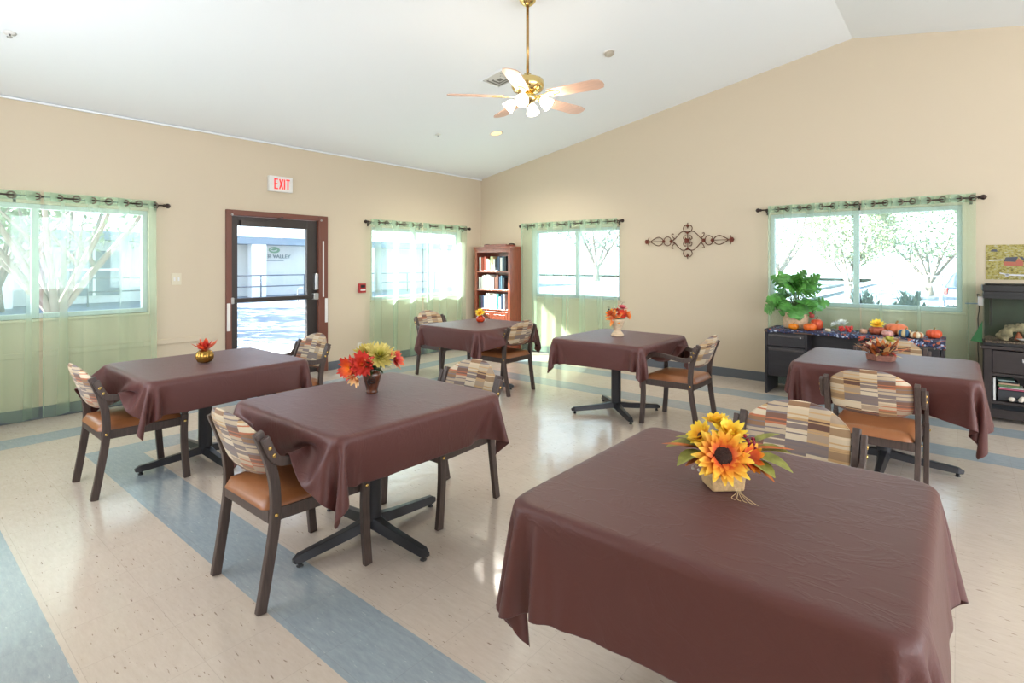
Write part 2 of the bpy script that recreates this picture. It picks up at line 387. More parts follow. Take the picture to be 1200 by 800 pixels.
# ------------------------------------------------------------------ room shell
CW = 11.56; CD = -7.72
def struct(o, kind='structure'): o['kind'] = kind; return o
struct(MB().box(-.2, CW+.2, CD-.2, .2, -.12, 0).build('floor', m_floor))
def wall_panels(mb, axis, fixed0, fixed1, a0, a1, ztop, openings):
    """vertical wall with rectangular openings; axis 'x' means the wall runs along y at x in fixed0..fixed1"""
    cuts = sorted(set([a0, a1]+[v for o_ in openings for v in o_[:2]]))
    for i in range(len(cuts)-1):
        c0, c1 = cuts[i], cuts[i+1]; mid = (c0+c1)/2
        spans = [(0, None)]
        op = [o_ for o_ in openings if o_[0] < mid < o_[1]]
        zs = [(0, ztop)] if not op else [(0, op[0][2]), (op[0][3], ztop)]
        for z0, z1 in zs:
            if callable(z1):
                t0, t1 = z1(c0), z1(c1)
            else: t0 = t1 = z1
            if t0-z0 < 1e-4: continue
            f = lambda a, z, d_: (d_, a, z) if axis == 'x' else (a, d_, z)
            v = [f(c0, z0, fixed0), f(c1, z0, fixed0), f(c1, t1, fixed0), f(c0, t0, fixed0), f(c0, z0, fixed1), f(c1, z0, fixed1), f(c1, t1, fixed1), f(c0, t0, fixed1)]
            mb.add(v, [(0, 1, 2, 3), (7, 6, 5, 4), (0, 4, 5, 1), (3, 2, 6, 7), (0, 3, 7, 4), (1, 5, 6, 2)])
    return mb
ZE = 3.005; RX = 5.78; ZR = ZE+.179*RX
def gz(x): return ZE+.179*x if x < RX else ZR-.179*(x-RX)
W1 = (-7.10, -5.24, .95, 2.04); W2 = (-2.38, -.56, .93, 2.02); W3 = (1.20, 2.82, .93, 2.03); W4 = (4.90, 6.74, .97, 2.08)
DR = (-4.455, -3.118, 0, 2.12)
struct(wall_panels(MB(), 'x', -.16, 0, CD-.16, .16, ZE+.02, [W1, DR, W2]).build('wall_left', m_wall))
mbw = MB(); wall_panels(mbw, 'y', 0, .16, 0, RX, lambda x: gz(x)+.02, [W3, W4[:1]+(RX,)+W4[2:]])
wall_panels(mbw, 'y', 0, .16, RX, CW, lambda x: gz(x)+.02, [(RX,)+W4[1:]])
struct(mbw.build('wall_right', m_wall))
mbw = MB(); wall_panels(mbw, 'x', CW, CW+.16, CD-.16, .16, ZE+.02, [(-2.75, -1.05, .8, 2.75), (-4.85, -3.15, .8, 2.75), (-6.95, -5.25, .8, 2.75)])  # made-up openings in the unseen side wall, cut for the fill panels
struct(mbw.build('wall_far_right', m_wall))
mbw = MB(); wall_panels(mbw, 'y', CD-.16, CD, 0, RX, lambda x: gz(x)+.02, [(1.3, 4.5, .8, 2.75)])  # back wall openings likewise invented to let the fill in
wall_panels(mbw, 'y', CD-.16, CD, RX, CW, lambda x: gz(x)+.02, [(8.25, 10.6, .8, 2.75)])
struct(mbw.build('wall_back', m_wall))
mb = MB()
for x0, x1 in ((0, RX), (RX, CW)):
    xa, xb = (x0-.2 if x0 == 0 else x0), (x1+.2 if x1 == CW else x1)
    za = ZE+.179*xa if x0 == 0 else ZR; zb = ZR if x1 == RX else ZR-.179*(xb-RX)
    v = [(xa, CD-.2, za), (xb, CD-.2, zb), (xb, .2, zb), (xa, .2, za), (xa, CD-.2, za+.12), (xb, CD-.2, zb+.12), (xb, .2, zb+.12), (xa, .2, za+.12)]
    mb.add(v, [(0, 1, 2, 3), (7, 6, 5, 4), (0, 4, 5, 1), (3, 2, 6, 7), (0, 3, 7, 4), (1, 5, 6, 2)])
struct(mb.build('ceiling', m_ceil))
mb = MB()
for a, c in ((CD, -4.47), (-3.10, -.001)): mb.box(.001, .012, a, c, 0, .115)
struct(mb.build('baseboard_left', m_base, bevel=.003))
struct(MB().box(.012, CW, -.012, -.001, 0, .115).build('baseboard_right', m_base, bevel=.003))
struct(MB().box(.001, .022, -5.3, -4.56, .59, .645).box(.001, .016, CD, -5.3, .59, .64).build('trim_1', m_wall, bevel=.003))
struct(MB().box(.001, .03, CD, -.001, ZE-.020, ZE-.002).build('trim_2', m_ceil, bevel=.004))

def make_window(name, axis, a0, a1, z0, z1, mull):
    def bx(mb, a, c, d0, d1, zz0, zz1):
        return mb.box(d0, d1, a, c, zz0, zz1) if axis == 'x' else mb.box(a, c, -d1, -d0, zz0, zz1)
    # depth d: negative = outwards (wall_left outward is -x; wall_right outward is +y)
    root = empty(name, (0, 0, 0), kind='structure')
    f = .045; mb = MB()
    bx(mb, a0, a1, -.12, -.05, z0, z0+f); bx(mb, a0, a1, -.12, -.05, z1-f, z1)
    bx(mb, a0, a0+f, -.12, -.05, z0+f, z1-f); bx(mb, a1-f, a1, -.12, -.05, z0+f, z1-f)
    bx(mb, mull-.028, mull+.028, -.11, -.055, z0+f, z1-f)
    mb.build('window_frame', m_winframe, root, bevel=.004)
    mb = MB(); bx(mb, a0+f, mull-.028, -.09, -.086, z0+f, z1-f); bx(mb, mull+.028, a1-f, -.082, -.078, z0+f, z1-f)
    mb.build('glass_pane', m_glass, root)
    mb = MB(); bx(mb, a0-.03, a1+.03, -.05, .025, z0-.025, z0); mb.build('window_sill', m_wall, root, bevel=.006)
    return root
make_window('window_1', 'x', *W1, -6.16)
make_window('window_2', 'x', *W2, -1.5)
make_window('window_3', 'y', *W3, 2.03)
make_window('window_4', 'y', *W4, 5.81)

# ------------------------------------------------------------------ door
dr = empty('door_1', (0, -3.79, 0), kind='structure')
def dl(mb, x0, x1, y0, y1, z0, z1): return mb.box(x0, x1, y0+3.79, y1+3.79, z0, z1)
mb = MB(); dl(mb, -.12, .03, -4.455, -4.39, 0, 2.12); dl(mb, -.12, .03, -3.255, -3.118, 0, 2.12); dl(mb, -.12, .03, -4.39, -3.255, 2.055, 2.12)
mb.build('door_frame', m_doorframe, dr, bevel=.006)
mb = MB(); dl(mb, .031, .036, -4.45, -4.41, .67, 1.0); dl(mb, .031, .036, -3.165, -3.125, .67, 1.0); mb.build('wall_guard', m_white, dr, bevel=.002)
mb = MB(); dl(mb, .031, .035, -3.20, -3.18, 1.02, 1.78); mb.build('strike_strip', m_white, dr, bevel=.001)
leaf = MB(); dl(leaf, -.07, -.02, -4.388, -4.305, .005, 2.05); dl(leaf, -.07, -.02, -3.40, -3.258, .005, 2.05)
dl(leaf, -.07, -.02, -4.305, -3.40, 1.935, 2.05); dl(leaf, -.07, -.02, -4.305, -3.40, .005, .25); leaf = leaf.build('door_leaf', m_bronze, dr, bevel=.004)
mb = MB(); dl(mb, -.05, -.044, -4.305, -3.40, .25, 1.935); mb.build('glass_pane', m_glass, leaf)
mb = MB(); mb.box(.0, .03, -.595, .50, 1.0, 1.055); mb.build('push_bar', m_bronze, leaf, bevel=.008)
mb = MB(); mb.box(-.02, .035, -.61, -.575, .99, 1.065).box(-.02, .035, .46, .53, .99, 1.075); mb.build('bar_bracket', m_alu, leaf, bevel=.006)
mb = MB(); mb.box(-.02, .045, .475, .522, 1.12, 1.34); mb.build('alarm_box', m_alu, leaf, bevel=.008)
mb = MB(); mb.tube(cr([(-.07, .36, 1.15), (-.12, .35, 1.15), (-.13, .32, 1.12), (-.13, .32, .98), (-.12, .35, .95), (-.07, .36, .95)], 5), .009, 8); mb.build('door_handle', m_alu, leaf)
mb = MB(); mb.box(-.018, .045, -.50, -.22, 1.93, 2.0); mb.tube([(.02, -.22, 2.0), (.05, -.05, 2.045), (.02, .05, 2.075)], .008, 6); mb.build('door_closer', m_bronze, leaf, bevel=.006)
mb = MB(); mb.ball((.035, -.60, 2.06), .014).ball((.035, .57, 2.06), .014); mb.build('hinge_cap', m_alu, dr)

# ------------------------------------------------------------------ wall fittings
ex = empty('exit_sign', (.0, -3.795, 2.39), label='white illuminated EXIT sign with red letters above the glass door', cat='exit sign')
MB().box(.001, .055, -.155, .155, 0, .195).build('housing', m_white, ex, bevel=.006)
m_exit = pmat('exit_red', (226, 60, 60), .4, emit=(235, 60, 60), estr=.7)
def letter(mb, ch, u, w, h, z0):
    t = .016
    def seg(a, b):
        (u0, v0), (u1, v1) = a, b; c = Vector((.0575, u+(u0+u1)/2*w, z0+(v0+v1)/2*h)); d = Vector((0, (u1-u0)*w, (v1-v0)*h)); L_ = d.length/2+t*.3; d.normalize(); n_ = Vector((0, -d.z, d.y))
        mb.obox(c, (.002, 0, 0), d*L_, n_*t/2)
    S = {'E': [((0, 0), (0, 1)), ((0, 1), (.9, 1)), ((0, .5), (.8, .5)), ((0, 0), (.9, 0))], 'X': [((0, 0), (1, 1)), ((0, 1), (1, 0))], 'I': [((.5, 0), (.5, 1))], 'T': [((0, 1), (1, 1)), ((.5, 0), (.5, 1))]}[ch]
    for a, b in S: seg(a, b)
mb = MB()
for ch, u in (('E', -.085), ('X', -.022), ('I', .022), ('T', .068)): letter(mb, ch, u, .04, .118, .038)
mb.build('letters', m_exit, ex)
sw = empty('light_switch', (0, -4.977, 1.30), label='ivory light switch on the wall left of the glass door', cat='light switch')
MB().box(.001, .008, -.05, .05, -.065, .065).build('wall_plate', m_ivory, sw, bevel=.003)
for y_ in (-.021, .021): MB().box(.008, .014, y_-.009, y_+.009, -.02, .02).build('toggle', m_white, sw, bevel=.002)
fa = empty('fire_alarm_pull', (0, -2.56, 1.05), label='red fire alarm pull station on the wall right of the glass door', cat='fire alarm')
MB().box(.001, .035, -.06, .06, 0, .135).build('housing', m_red, fa, bevel=.006)
MB().box(.036, .042, -.035, .035, .075, .115).build('label_plate', m_black, fa, bevel=.002)
MB().box(.036, .05, -.04, .04, .03, .05).build('pull_handle', m_white, fa, bevel=.003)
ou = empty('wall_outlet', (0, -2.59, .21), label='white power outlet low on the wall below the fire alarm', cat='outlet')
MB().box(.001, .008, -.036, .036, 0, .115).build('wall_plate', m_white, ou, bevel=.003)
MB().box(.008, .011, -.016, .016, .015, .048).box(.008, .011, -.016, .016, .066, .1).build('socket', m_ivory, ou, bevel=.002)

# ------------------------------------------------------------------ curtains
def rod(name_label, axis, a0, a1, z, d=.085):
    root = empty('curtain_rod', (0, 0, 0), label=name_label, cat='curtain rod')
    P = lambda a, dd, zz: (dd, a, zz) if axis == 'x' else (a, -dd, zz)
    mb = MB(); mb.tube([P(a0, d, z), P(a1, d, z)], .0085, 10); mb.build('rod', m_iron, root)
    for a, s_ in ((a0, -1), (a1, 1)):
        mb = MB(); mb.lathe([(.012, 0), (.02, .006), (.013, .014), (.024, .03), (.027, .045), (.02, .06), (.004, .07)] if s_ > 0 else [(.004, -.07), (.02, -.06), (.027, -.045), (.024, -.03), (.013, -.014), (.02, -.006), (.012, 0)], 12, axis='x')
        mb.v = [((a+v[0]), v[1], v[2]) for v in mb.v]
        mb.v = [(d+v[1], v[0], z+v[2]) if axis == 'x' else (v[0], -d+v[1], z+v[2]) for v in mb.v]
        mb.build('finial', m_iron, root)
    for a in (a0+.05, (a0+a1)/2, a1-.05):
        mb = MB(); mb.tube([P(a, .001, z-.03), P(a, .05, z-.025), P(a, d, z-.012)], .007, 6); mb.tube([P(a, .001, z-.06), P(a, .006, z+.02)], .012, 8); mb.build('bracket', m_iron, root)
    return root
def curtain(axis, a0, a1, ztop, label, rings=6, seed=0, d=.085, gather=1.0, zbot=.03):
    rnd = random.Random(seed); nu, nv = 110, 26
    P = lambda a, dd, zz: (dd, a, zz) if axis == 'x' else (a, -dd, zz)
    W = a1-a0; H_ = ztop-zbot; ph = rnd.random()*.3
    f1, f2 = rnd.uniform(1.5, 2.5), rnd.uniform(3, 4.5); p1, p2 = rnd.random()*6, rnd.random()*6
    verts = []
    for j in range(nv+1):
        v = j/nv; z = ztop-v*H_
        for i in range(nu+1):
            u = i/nu
            k = rings*PI*u+PI*.12
            A = .030*(1-v)+.020*v
            low = v*(.022*math.sin(2*PI*f1*u+p1)+.012*math.sin(2*PI*f2*u+p2+v*1.5))
            dd = d+A*math.sin(k)+low*.9
            aa = a0+W*u+.010*math.sin(2*k)*(1-.3*v)+v*.02*math.sin(2*PI*f1*u+p2)*(1 if 0 < i < nu else .4)
            aa = (aa-(a0+a1)/2)*(1+(gather-1)*v)+(a0+a1)/2
            verts.append(P(aa, max(dd, .032), z))
    faces = [(j*(nu+1)+i, j*(nu+1)+i+1, (j+1)*(nu+1)+i+1, (j+1)*(nu+1)+i) for j in range(nv) for i in range(nu)]
    root = empty('curtain', (0, 0, 0), label=label, cat='curtain')
    MB().add(verts, faces, 0, True).build('sheer_panel', m_sheer, root)
    # hem bands top and bottom (double layer)
    top = [i for i in range(nu+1)]
    mb = MB(); vv = []
    for zz in (ztop, ztop-.085):
        for i in range(nu+1):
            p = verts[i]; vv.append((p[0]+(.0025 if axis == 'x' else 0), p[1]-(0 if axis == 'x' else .0025), zz))
    mb.add(vv, [(i, i+1, nu+2+i, nu+1+i) for i in range(nu)], 0, True); mb.build('top_hem', m_hem, root)
    for q in range(rings):
        k = (q+1)*PI-PI*.12
        u = k/(rings*PI)
        if u > .995: continue
        i = int(round(u*nu)); i = min(max(i, 1), nu-1)
        pa, pb = Vector(verts[i-1]), Vector(verts[i+1]); t = Vector((.35, 1, 0)).normalized() if axis == 'x' else Vector((1, -.35, 0)).normalized()
        c = (pa+pb)/2; c.z = ztop-.045
        mb = MB(); mb.tube([c+t*.029*math.cos(2*PI*s_/16)+Vector((0, 0, 1))*.029*math.sin(2*PI*s_/16) for s_ in range(16)], .0075, 6, closed=True, up=t.cross(Vector((0, 0, 1))))
        mb.build('grommet', m_nickel, root)
    return root
rod('dark curtain rod over the window left of the door', 'x', -7.5, -5.13, 2.10)
curtain('x', -7.35, -6.15, 2.145, 'sheer mint curtain at the left picture edge', 7, 1)
curtain('x', -6.13, -5.20, 2.145, 'sheer mint curtain hanging right next to the light switch, left of the glass door', 7, 2)
rod('dark curtain rod over the window right of the door by the bookcase', 'x', -2.50, -.43, 2.085)
curtain('x', -2.47, -1.49, 2.13, 'sheer mint curtain beside the red fire alarm', 6, 3)
curtain('x', -1.47, -.47, 2.13, 'sheer mint curtain just left of the bookcase in the corner', 6, 4)
rod('dark curtain rod over the small window right of the bookcase', 'y', 1.03, 2.87, 2.105)
curtain('y', 1.0, 1.93, 2.15, 'sheer mint curtain just right of the bookcase, sunlit at its foot', 6, 5)
curtain('y', 1.95, 2.82, 2.15, 'sheer mint curtain on the side towards the iron wall scroll', 6, 6)
rod('dark curtain rod over the large window behind the monstera and pumpkins', 'y', 4.83, 6.86, 2.135)
curtain('y', 4.90, 5.85, 2.18, 'sheer mint curtain behind the monstera plant', 8, 7)
curtain('y', 5.87, 6.84, 2.18, 'sheer mint curtain nearest the aquarium', 8, 8)

# ------------------------------------------------------------------ chairs
def make_chair():
    root = empty('armchair')
    wood_prof = [(-.0145, -.021), (.0145, -.021), (.0145, .021), (-.0145, .021)]
    for s_ in (-1, 1):
        # rear leg and post, one curved piece
        path = cr([(s_*.225, -.262, 0), (s_*.228, -.235, .16), (s_*.232, -.205, .36), (s_*.232, -.203, .50), (s_*.232, -.225, .62), (s_*.232, -.278, .765)], 5)
        mb = MB(); mb.sweep(path, wood_prof, up=(0, 1, 0), smooth=False); lg = mb.build('leg', m_wood, root, bevel=.004)
        mb = MB(); mb.lathe([(.009, -.003), (.009, .002), (.005, .004)], 10, axis='x', c=(0, 0, 0))
        if s_ < 0: mb.v = [(-v[0], v[1], v[2]) for v in mb.v]
        b1 = mb.build('bolt', m_brass, lg); b1.location = (s_*.2485, -.204, .40)
        # front leg, up to the seat
        path = cr([(s_*.252, .252, 0), (s_*.254, .240, .14), (s_*.256, .232, .30), (s_*.256, .236, .44)], 5)
        mb = MB(); mb.sweep(path, wood_prof, up=(0, 1, 0), smooth=False); lg = mb.build('leg', m_wood, root, bevel=.004)
        b1 = b1.copy(); COL.objects.link(b1); b1.parent = lg; b1.location = (s_*.2725, .234, .395)
        # arm: bends from the front leg to the back post
        path = cr([(s_*.256, .236, .44), (s_*.256, .236, .52), (s_*.257, .215, .59), (s_*.258, .16, .636), (s_*.260, .07, .650), (s_*.260, -.05, .636), (s_*.260, -.15, .625), (s_*.260, -.215, .648), (s_*.260, -.262, .745)], 6)
        mb = MB(); mb.sweep(path, [(-.0115, -.019), (.0115, -.019), (.0115, .019), (-.0115, .019)], up=(0, 1, 0), smooth=False)
        am = mb.build('arm', m_wood, root, bevel=.004)
        for y_, z_ in ((-.225, .665), (-.243, .70)):
            b2 = b1.copy(); COL.objects.link(b2); b2.parent = am; b2.location = (s_*.2725, y_, z_)
    mb = MB(); z0, z1 = .36, .415
    mb.box(-.217, .217, -.225, -.200, z0, z1).box(-.240, .240, .222, .247, z0, z1)
    mb.add([(-.242, .235, z0), (-.218, .235, z0), (-.196, -.2, z0), (-.218, -.2, z0), (-.242, .235, z1), (-.218, .235, z1), (-.196, -.2, z1), (-.218, -.2, z1)], [(3, 2, 1, 0), (4, 5, 6, 7), (0, 1, 5, 4), (1, 2, 6, 5), (2, 3, 7, 6), (3, 0, 4, 7)])
    mb.add([(.242, .235, z0), (.218, .235, z0), (.196, -.2, z0), (.218, -.2, z0), (.242, .235, z1), (.218, .235, z1), (.196, -.2, z1), (.218, -.2, z1)], [(0, 1, 2, 3), (7, 6, 5, 4), (4, 5, 1, 0), (5, 6, 2, 1), (6, 7, 3, 2), (7, 4, 0, 3)])
    mb.build('seat_frame', m_wood, root, bevel=.003)
    # cushion: waterfall front
    nu, nv = 14, 16; V = []; 
    for side in (0, 1):
        for j in range(nv+1):
            for i in range(nu+1):
                u, v = i/nu*2-1, j/nv*2-1
                ru = math.copysign(abs(u)**.9, u); w = .212+.024*(v*.5+.5)
                x = ru*w; y = .005+v*.245
                e = max(abs(u), abs(v)); edge = max(0, (e-.82)/.18)
                corner = max(0, (u*u*v*v-.72)/.28)
                x *= 1-.05*corner; y = .005+(y-.005)*(1-.05*corner)
                if side == 0: z = .417+.043*(1-edge**2.5)+.012*(1-u*u)*(1-v*v)
                else: z = .4155
                if v > .6: z -= .022*((v-.6)/.4)**2
                V.append((x, y, z))
    n1 = (nu+1)*(nv+1); F_ = []
    for j in range(nv):
        for i in range(nu):
            a = j*(nu+1)+i; F_.append((a, a+1, a+nu+2, a+nu+1)); F_.append((n1+a+nu+1, n1+a+nu+2, n1+a+1, n1+a))
    for i in range(nu): F_ += [(i+1, i, n1+i, n1+i+1), (nv*(nu+1)+i, nv*(nu+1)+i+1, n1+nv*(nu+1)+i+1, n1+nv*(nu+1)+i)]
    for j in range(nv): a = j*(nu+1); F_ += [(a, a+nu+1, n1+a+nu+1, n1+a), (a+nu+nu+1, a+nu, n1+a+nu, n1+a+nu+nu+1)]
    MB().add(V, F_, 0, True).build('seat', m_vinyl, root)
    # backrest: padded, curved, arched top
    V = []; nu, nv = 22, 14
    def bp_(u, v, side):
        x = .213*u
        top = .835-.075*abs(u)**2.6; bot = .545+.035*abs(u)**4
        zc = (top+bot)/2; z = zc+(top-bot)/2*v
        e = (abs(u)**6+abs(v)**6)
        xs = x*(1-.07*max(0, v)**3*0-.05*abs(v)**5)
        lean = -.195-(z-.55)*.36
        y = lean-.034*(1-u*u)
        th = .021*max(0, 1-min(1, e)**1.5)+.004
        return (xs, y+(th if side == 0 else -th*.8), z)
    for side in (0, 1):
        for j in range(nv+1):
            for i in range(nu+1):
                u = math.sin(PI/2*(i/nu*2-1)); v = math.sin(PI/2*(j/nv*2-1)); V.append(bp_(u, v, side))
    n1 = (nu+1)*(nv+1); F_ = []
    for j in range(nv):
        for i in range(nu):
            a = j*(nu+1)+i; F_.append((a+nu+1, a+nu+2, a+1, a)); F_.append((n1+a, n1+a+1, n1+a+nu+2, n1+a+nu+1))
    for i in range(nu): F_ += [(i, i+1, n1+i+1, n1+i), (nv*(nu+1)+i+1, nv*(nu+1)+i, n1+nv*(nu+1)+i, n1+nv*(nu+1)+i+1)]
    for j in range(nv): a = j*(nu+1); F_ += [(a+nu+1, a, n1+a, n1+a+nu+1), (a+nu, a+nu+nu+1, n1+a+nu+nu+1, n1+a+nu)]
    MB().add(V, F_, 0, True).build('backrest', m_patch, root)
    return root
chair0 = make_chair()
CH = [(2.36, -6.03, 0, 'patchwork armchair nearest the left window, leftmost chair of all'),
      (2.20, -4.86, PI, 'patchwork armchair in front of the glass door, mostly hidden behind its table'),
      (4.235, -5.88, .0, 'patchwork armchair in the left foreground pulled up to the table with the swirl vase'),
      (4.25, -4.92, PI, 'patchwork armchair on the far side of the table with the swirl vase'),
      (1.42, -2.27, -PI/2, 'patchwork armchair between the far corner table and the curtained window beside the fire alarm'),
      (2.62, -2.42, PI/2, 'patchwork armchair on the room side of the far corner table by the bookcase'),
      (4.71, -2.36, PI/2, 'patchwork armchair at the table with the footed cream pot, seen from the side'),
      (6.15, -4.76, PI, 'patchwork armchair behind the large foreground table, only the top of its back showing'),
      (6.30, -3.03, 0, 'patchwork armchair on the near side of the table with the basket of dried leaves'),
      (6.27, -1.86, PI, 'patchwork armchair between the basket table and the row of pumpkins')]
for i, (x, y, rz, lab) in enumerate(CH):
    o = chair0 if i == 0 else copy_tree(chair0)
    o.location = (x, y, 0); o.rotation_euler = (0, 0, rz)
    put(o, lab, 'chair', 'patchwork armchairs at the tables')

# ------------------------------------------------------------------ tables
def make_table(x, y, hx, hy, brot, bx, by, label):
    root = empty('dining_table', (x, y, 0), label=label, cat='table', group='pedestal tables under brown cloths')
    out = [(sx_*(hx-.05-.022)+.05*math.cos(a), sy_*(hy-.05-.022)+.05*math.sin(a)) for sx_, sy_, a0_ in ((1, 1, 0), (-1, 1, PI/2), (-1, -1, PI), (1, -1, 3*PI/2)) for a in [a0_+PI/2*k/6 for k in range(7)]]
    k_ = len(out)
    MB().add([(u, v, .712) for u, v in out]+[(u, v, .742) for u, v in out], [tuple(range(k_))[::-1], tuple(range(k_, 2*k_))]+[(i, (i+1) % k_, k_+(i+1) % k_, k_+i) for i in range(k_)]).build('tabletop', pmat('laminate_top', (150, 112, 80), .4), root, bevel=.004)
    mb = MB(); mb.lathe([(.052, .05), (.05, .09), (.048, .12), (.048, .68), (.06, .70)], 20, c=(bx, by, 0)); mb.build('pole', m_castiron, root)
    mb = MB(); mb.box(bx-.2, bx+.2, by-.03, by+.03, .69, .714).box(bx-.03, bx+.03, by-.2, by+.2, .69, .7135); mb.build('top_bracket', m_castiron, root, bevel=.004)
    for q in range(4):
        a = brot+q*PI/2; d = Vector((math.cos(a), math.sin(a), 0)); c = Vector((bx, by, 0)); Lf = .455
        path = [c+d*.02+Vector((0, 0, .075)), c+d*.07+Vector((0, 0, .072)), c+d*.14+Vector((0, 0, .063)), c+d*.30+Vector((0, 0, .052)), c+d*(Lf-.03)+Vector((0, 0, .044)), c+d*Lf+Vector((0, 0, .036))]
        def pf(t):
            w = .045-.018*min(1, t*1.3); h = .026-.008*t
            if t > .99: w *= .55; h *= .6
            return [(-w, -h), (w, -h), (w*.55, h), (-w*.55, h)]
        mb = MB(); mb.sweep(path, pf, smooth=False); ft = mb.build('foot', m_castiron, root, bevel=.003)
        mb = MB(); p = c+d*(Lf-.035); mb.lathe([(.016, 0), (.018, .004), (.012, .008), (.009, .03)], 10, c=tuple(p)); mb.build('glide', m_black, ft)
    return root
#            x      y      hx   hy    overx overy base rot, dx, dy
TB = [('T1', 2.46, -5.58, .49, .53, .20, .22, 0, -.14, .03, 'table nearest the left window, brown cloth and small gold pumpkin pot'),
      ('T2', 4.27, -5.45, .49, .52, .225, .22, 0, -.02, .02, 'table left of centre in the foreground under a brown cloth, swirl vase on top'),
      ('T3', 6.16, -5.45, .51, .50, .29, .265, .6, 0, 0, 'large table in the right foreground under a brown cloth, sunflower box on top'),
      ('T4', 4.13, -2.42, .48, .51, .22, .22, .82, -.04, .0, 'table in front of the wall with the iron scroll, footed cream pot on top'),
      ('T5', 2.27, -2.48, .49, .53, .22, .23, .3, 0, 0, 'table in the far corner by the bookcase with the tiny orange vase'),
      ('T6', 6.29, -2.37, .54, .47, .27, .25, .0, 0, 0, 'table in front of the pumpkin credenza with the basket of dried leaves')]
for (n, x, y, hx, hy, ox, oy, br, dx, dy, lab) in TB: make_table(x, y, hx, hy, br, dx, dy, lab)

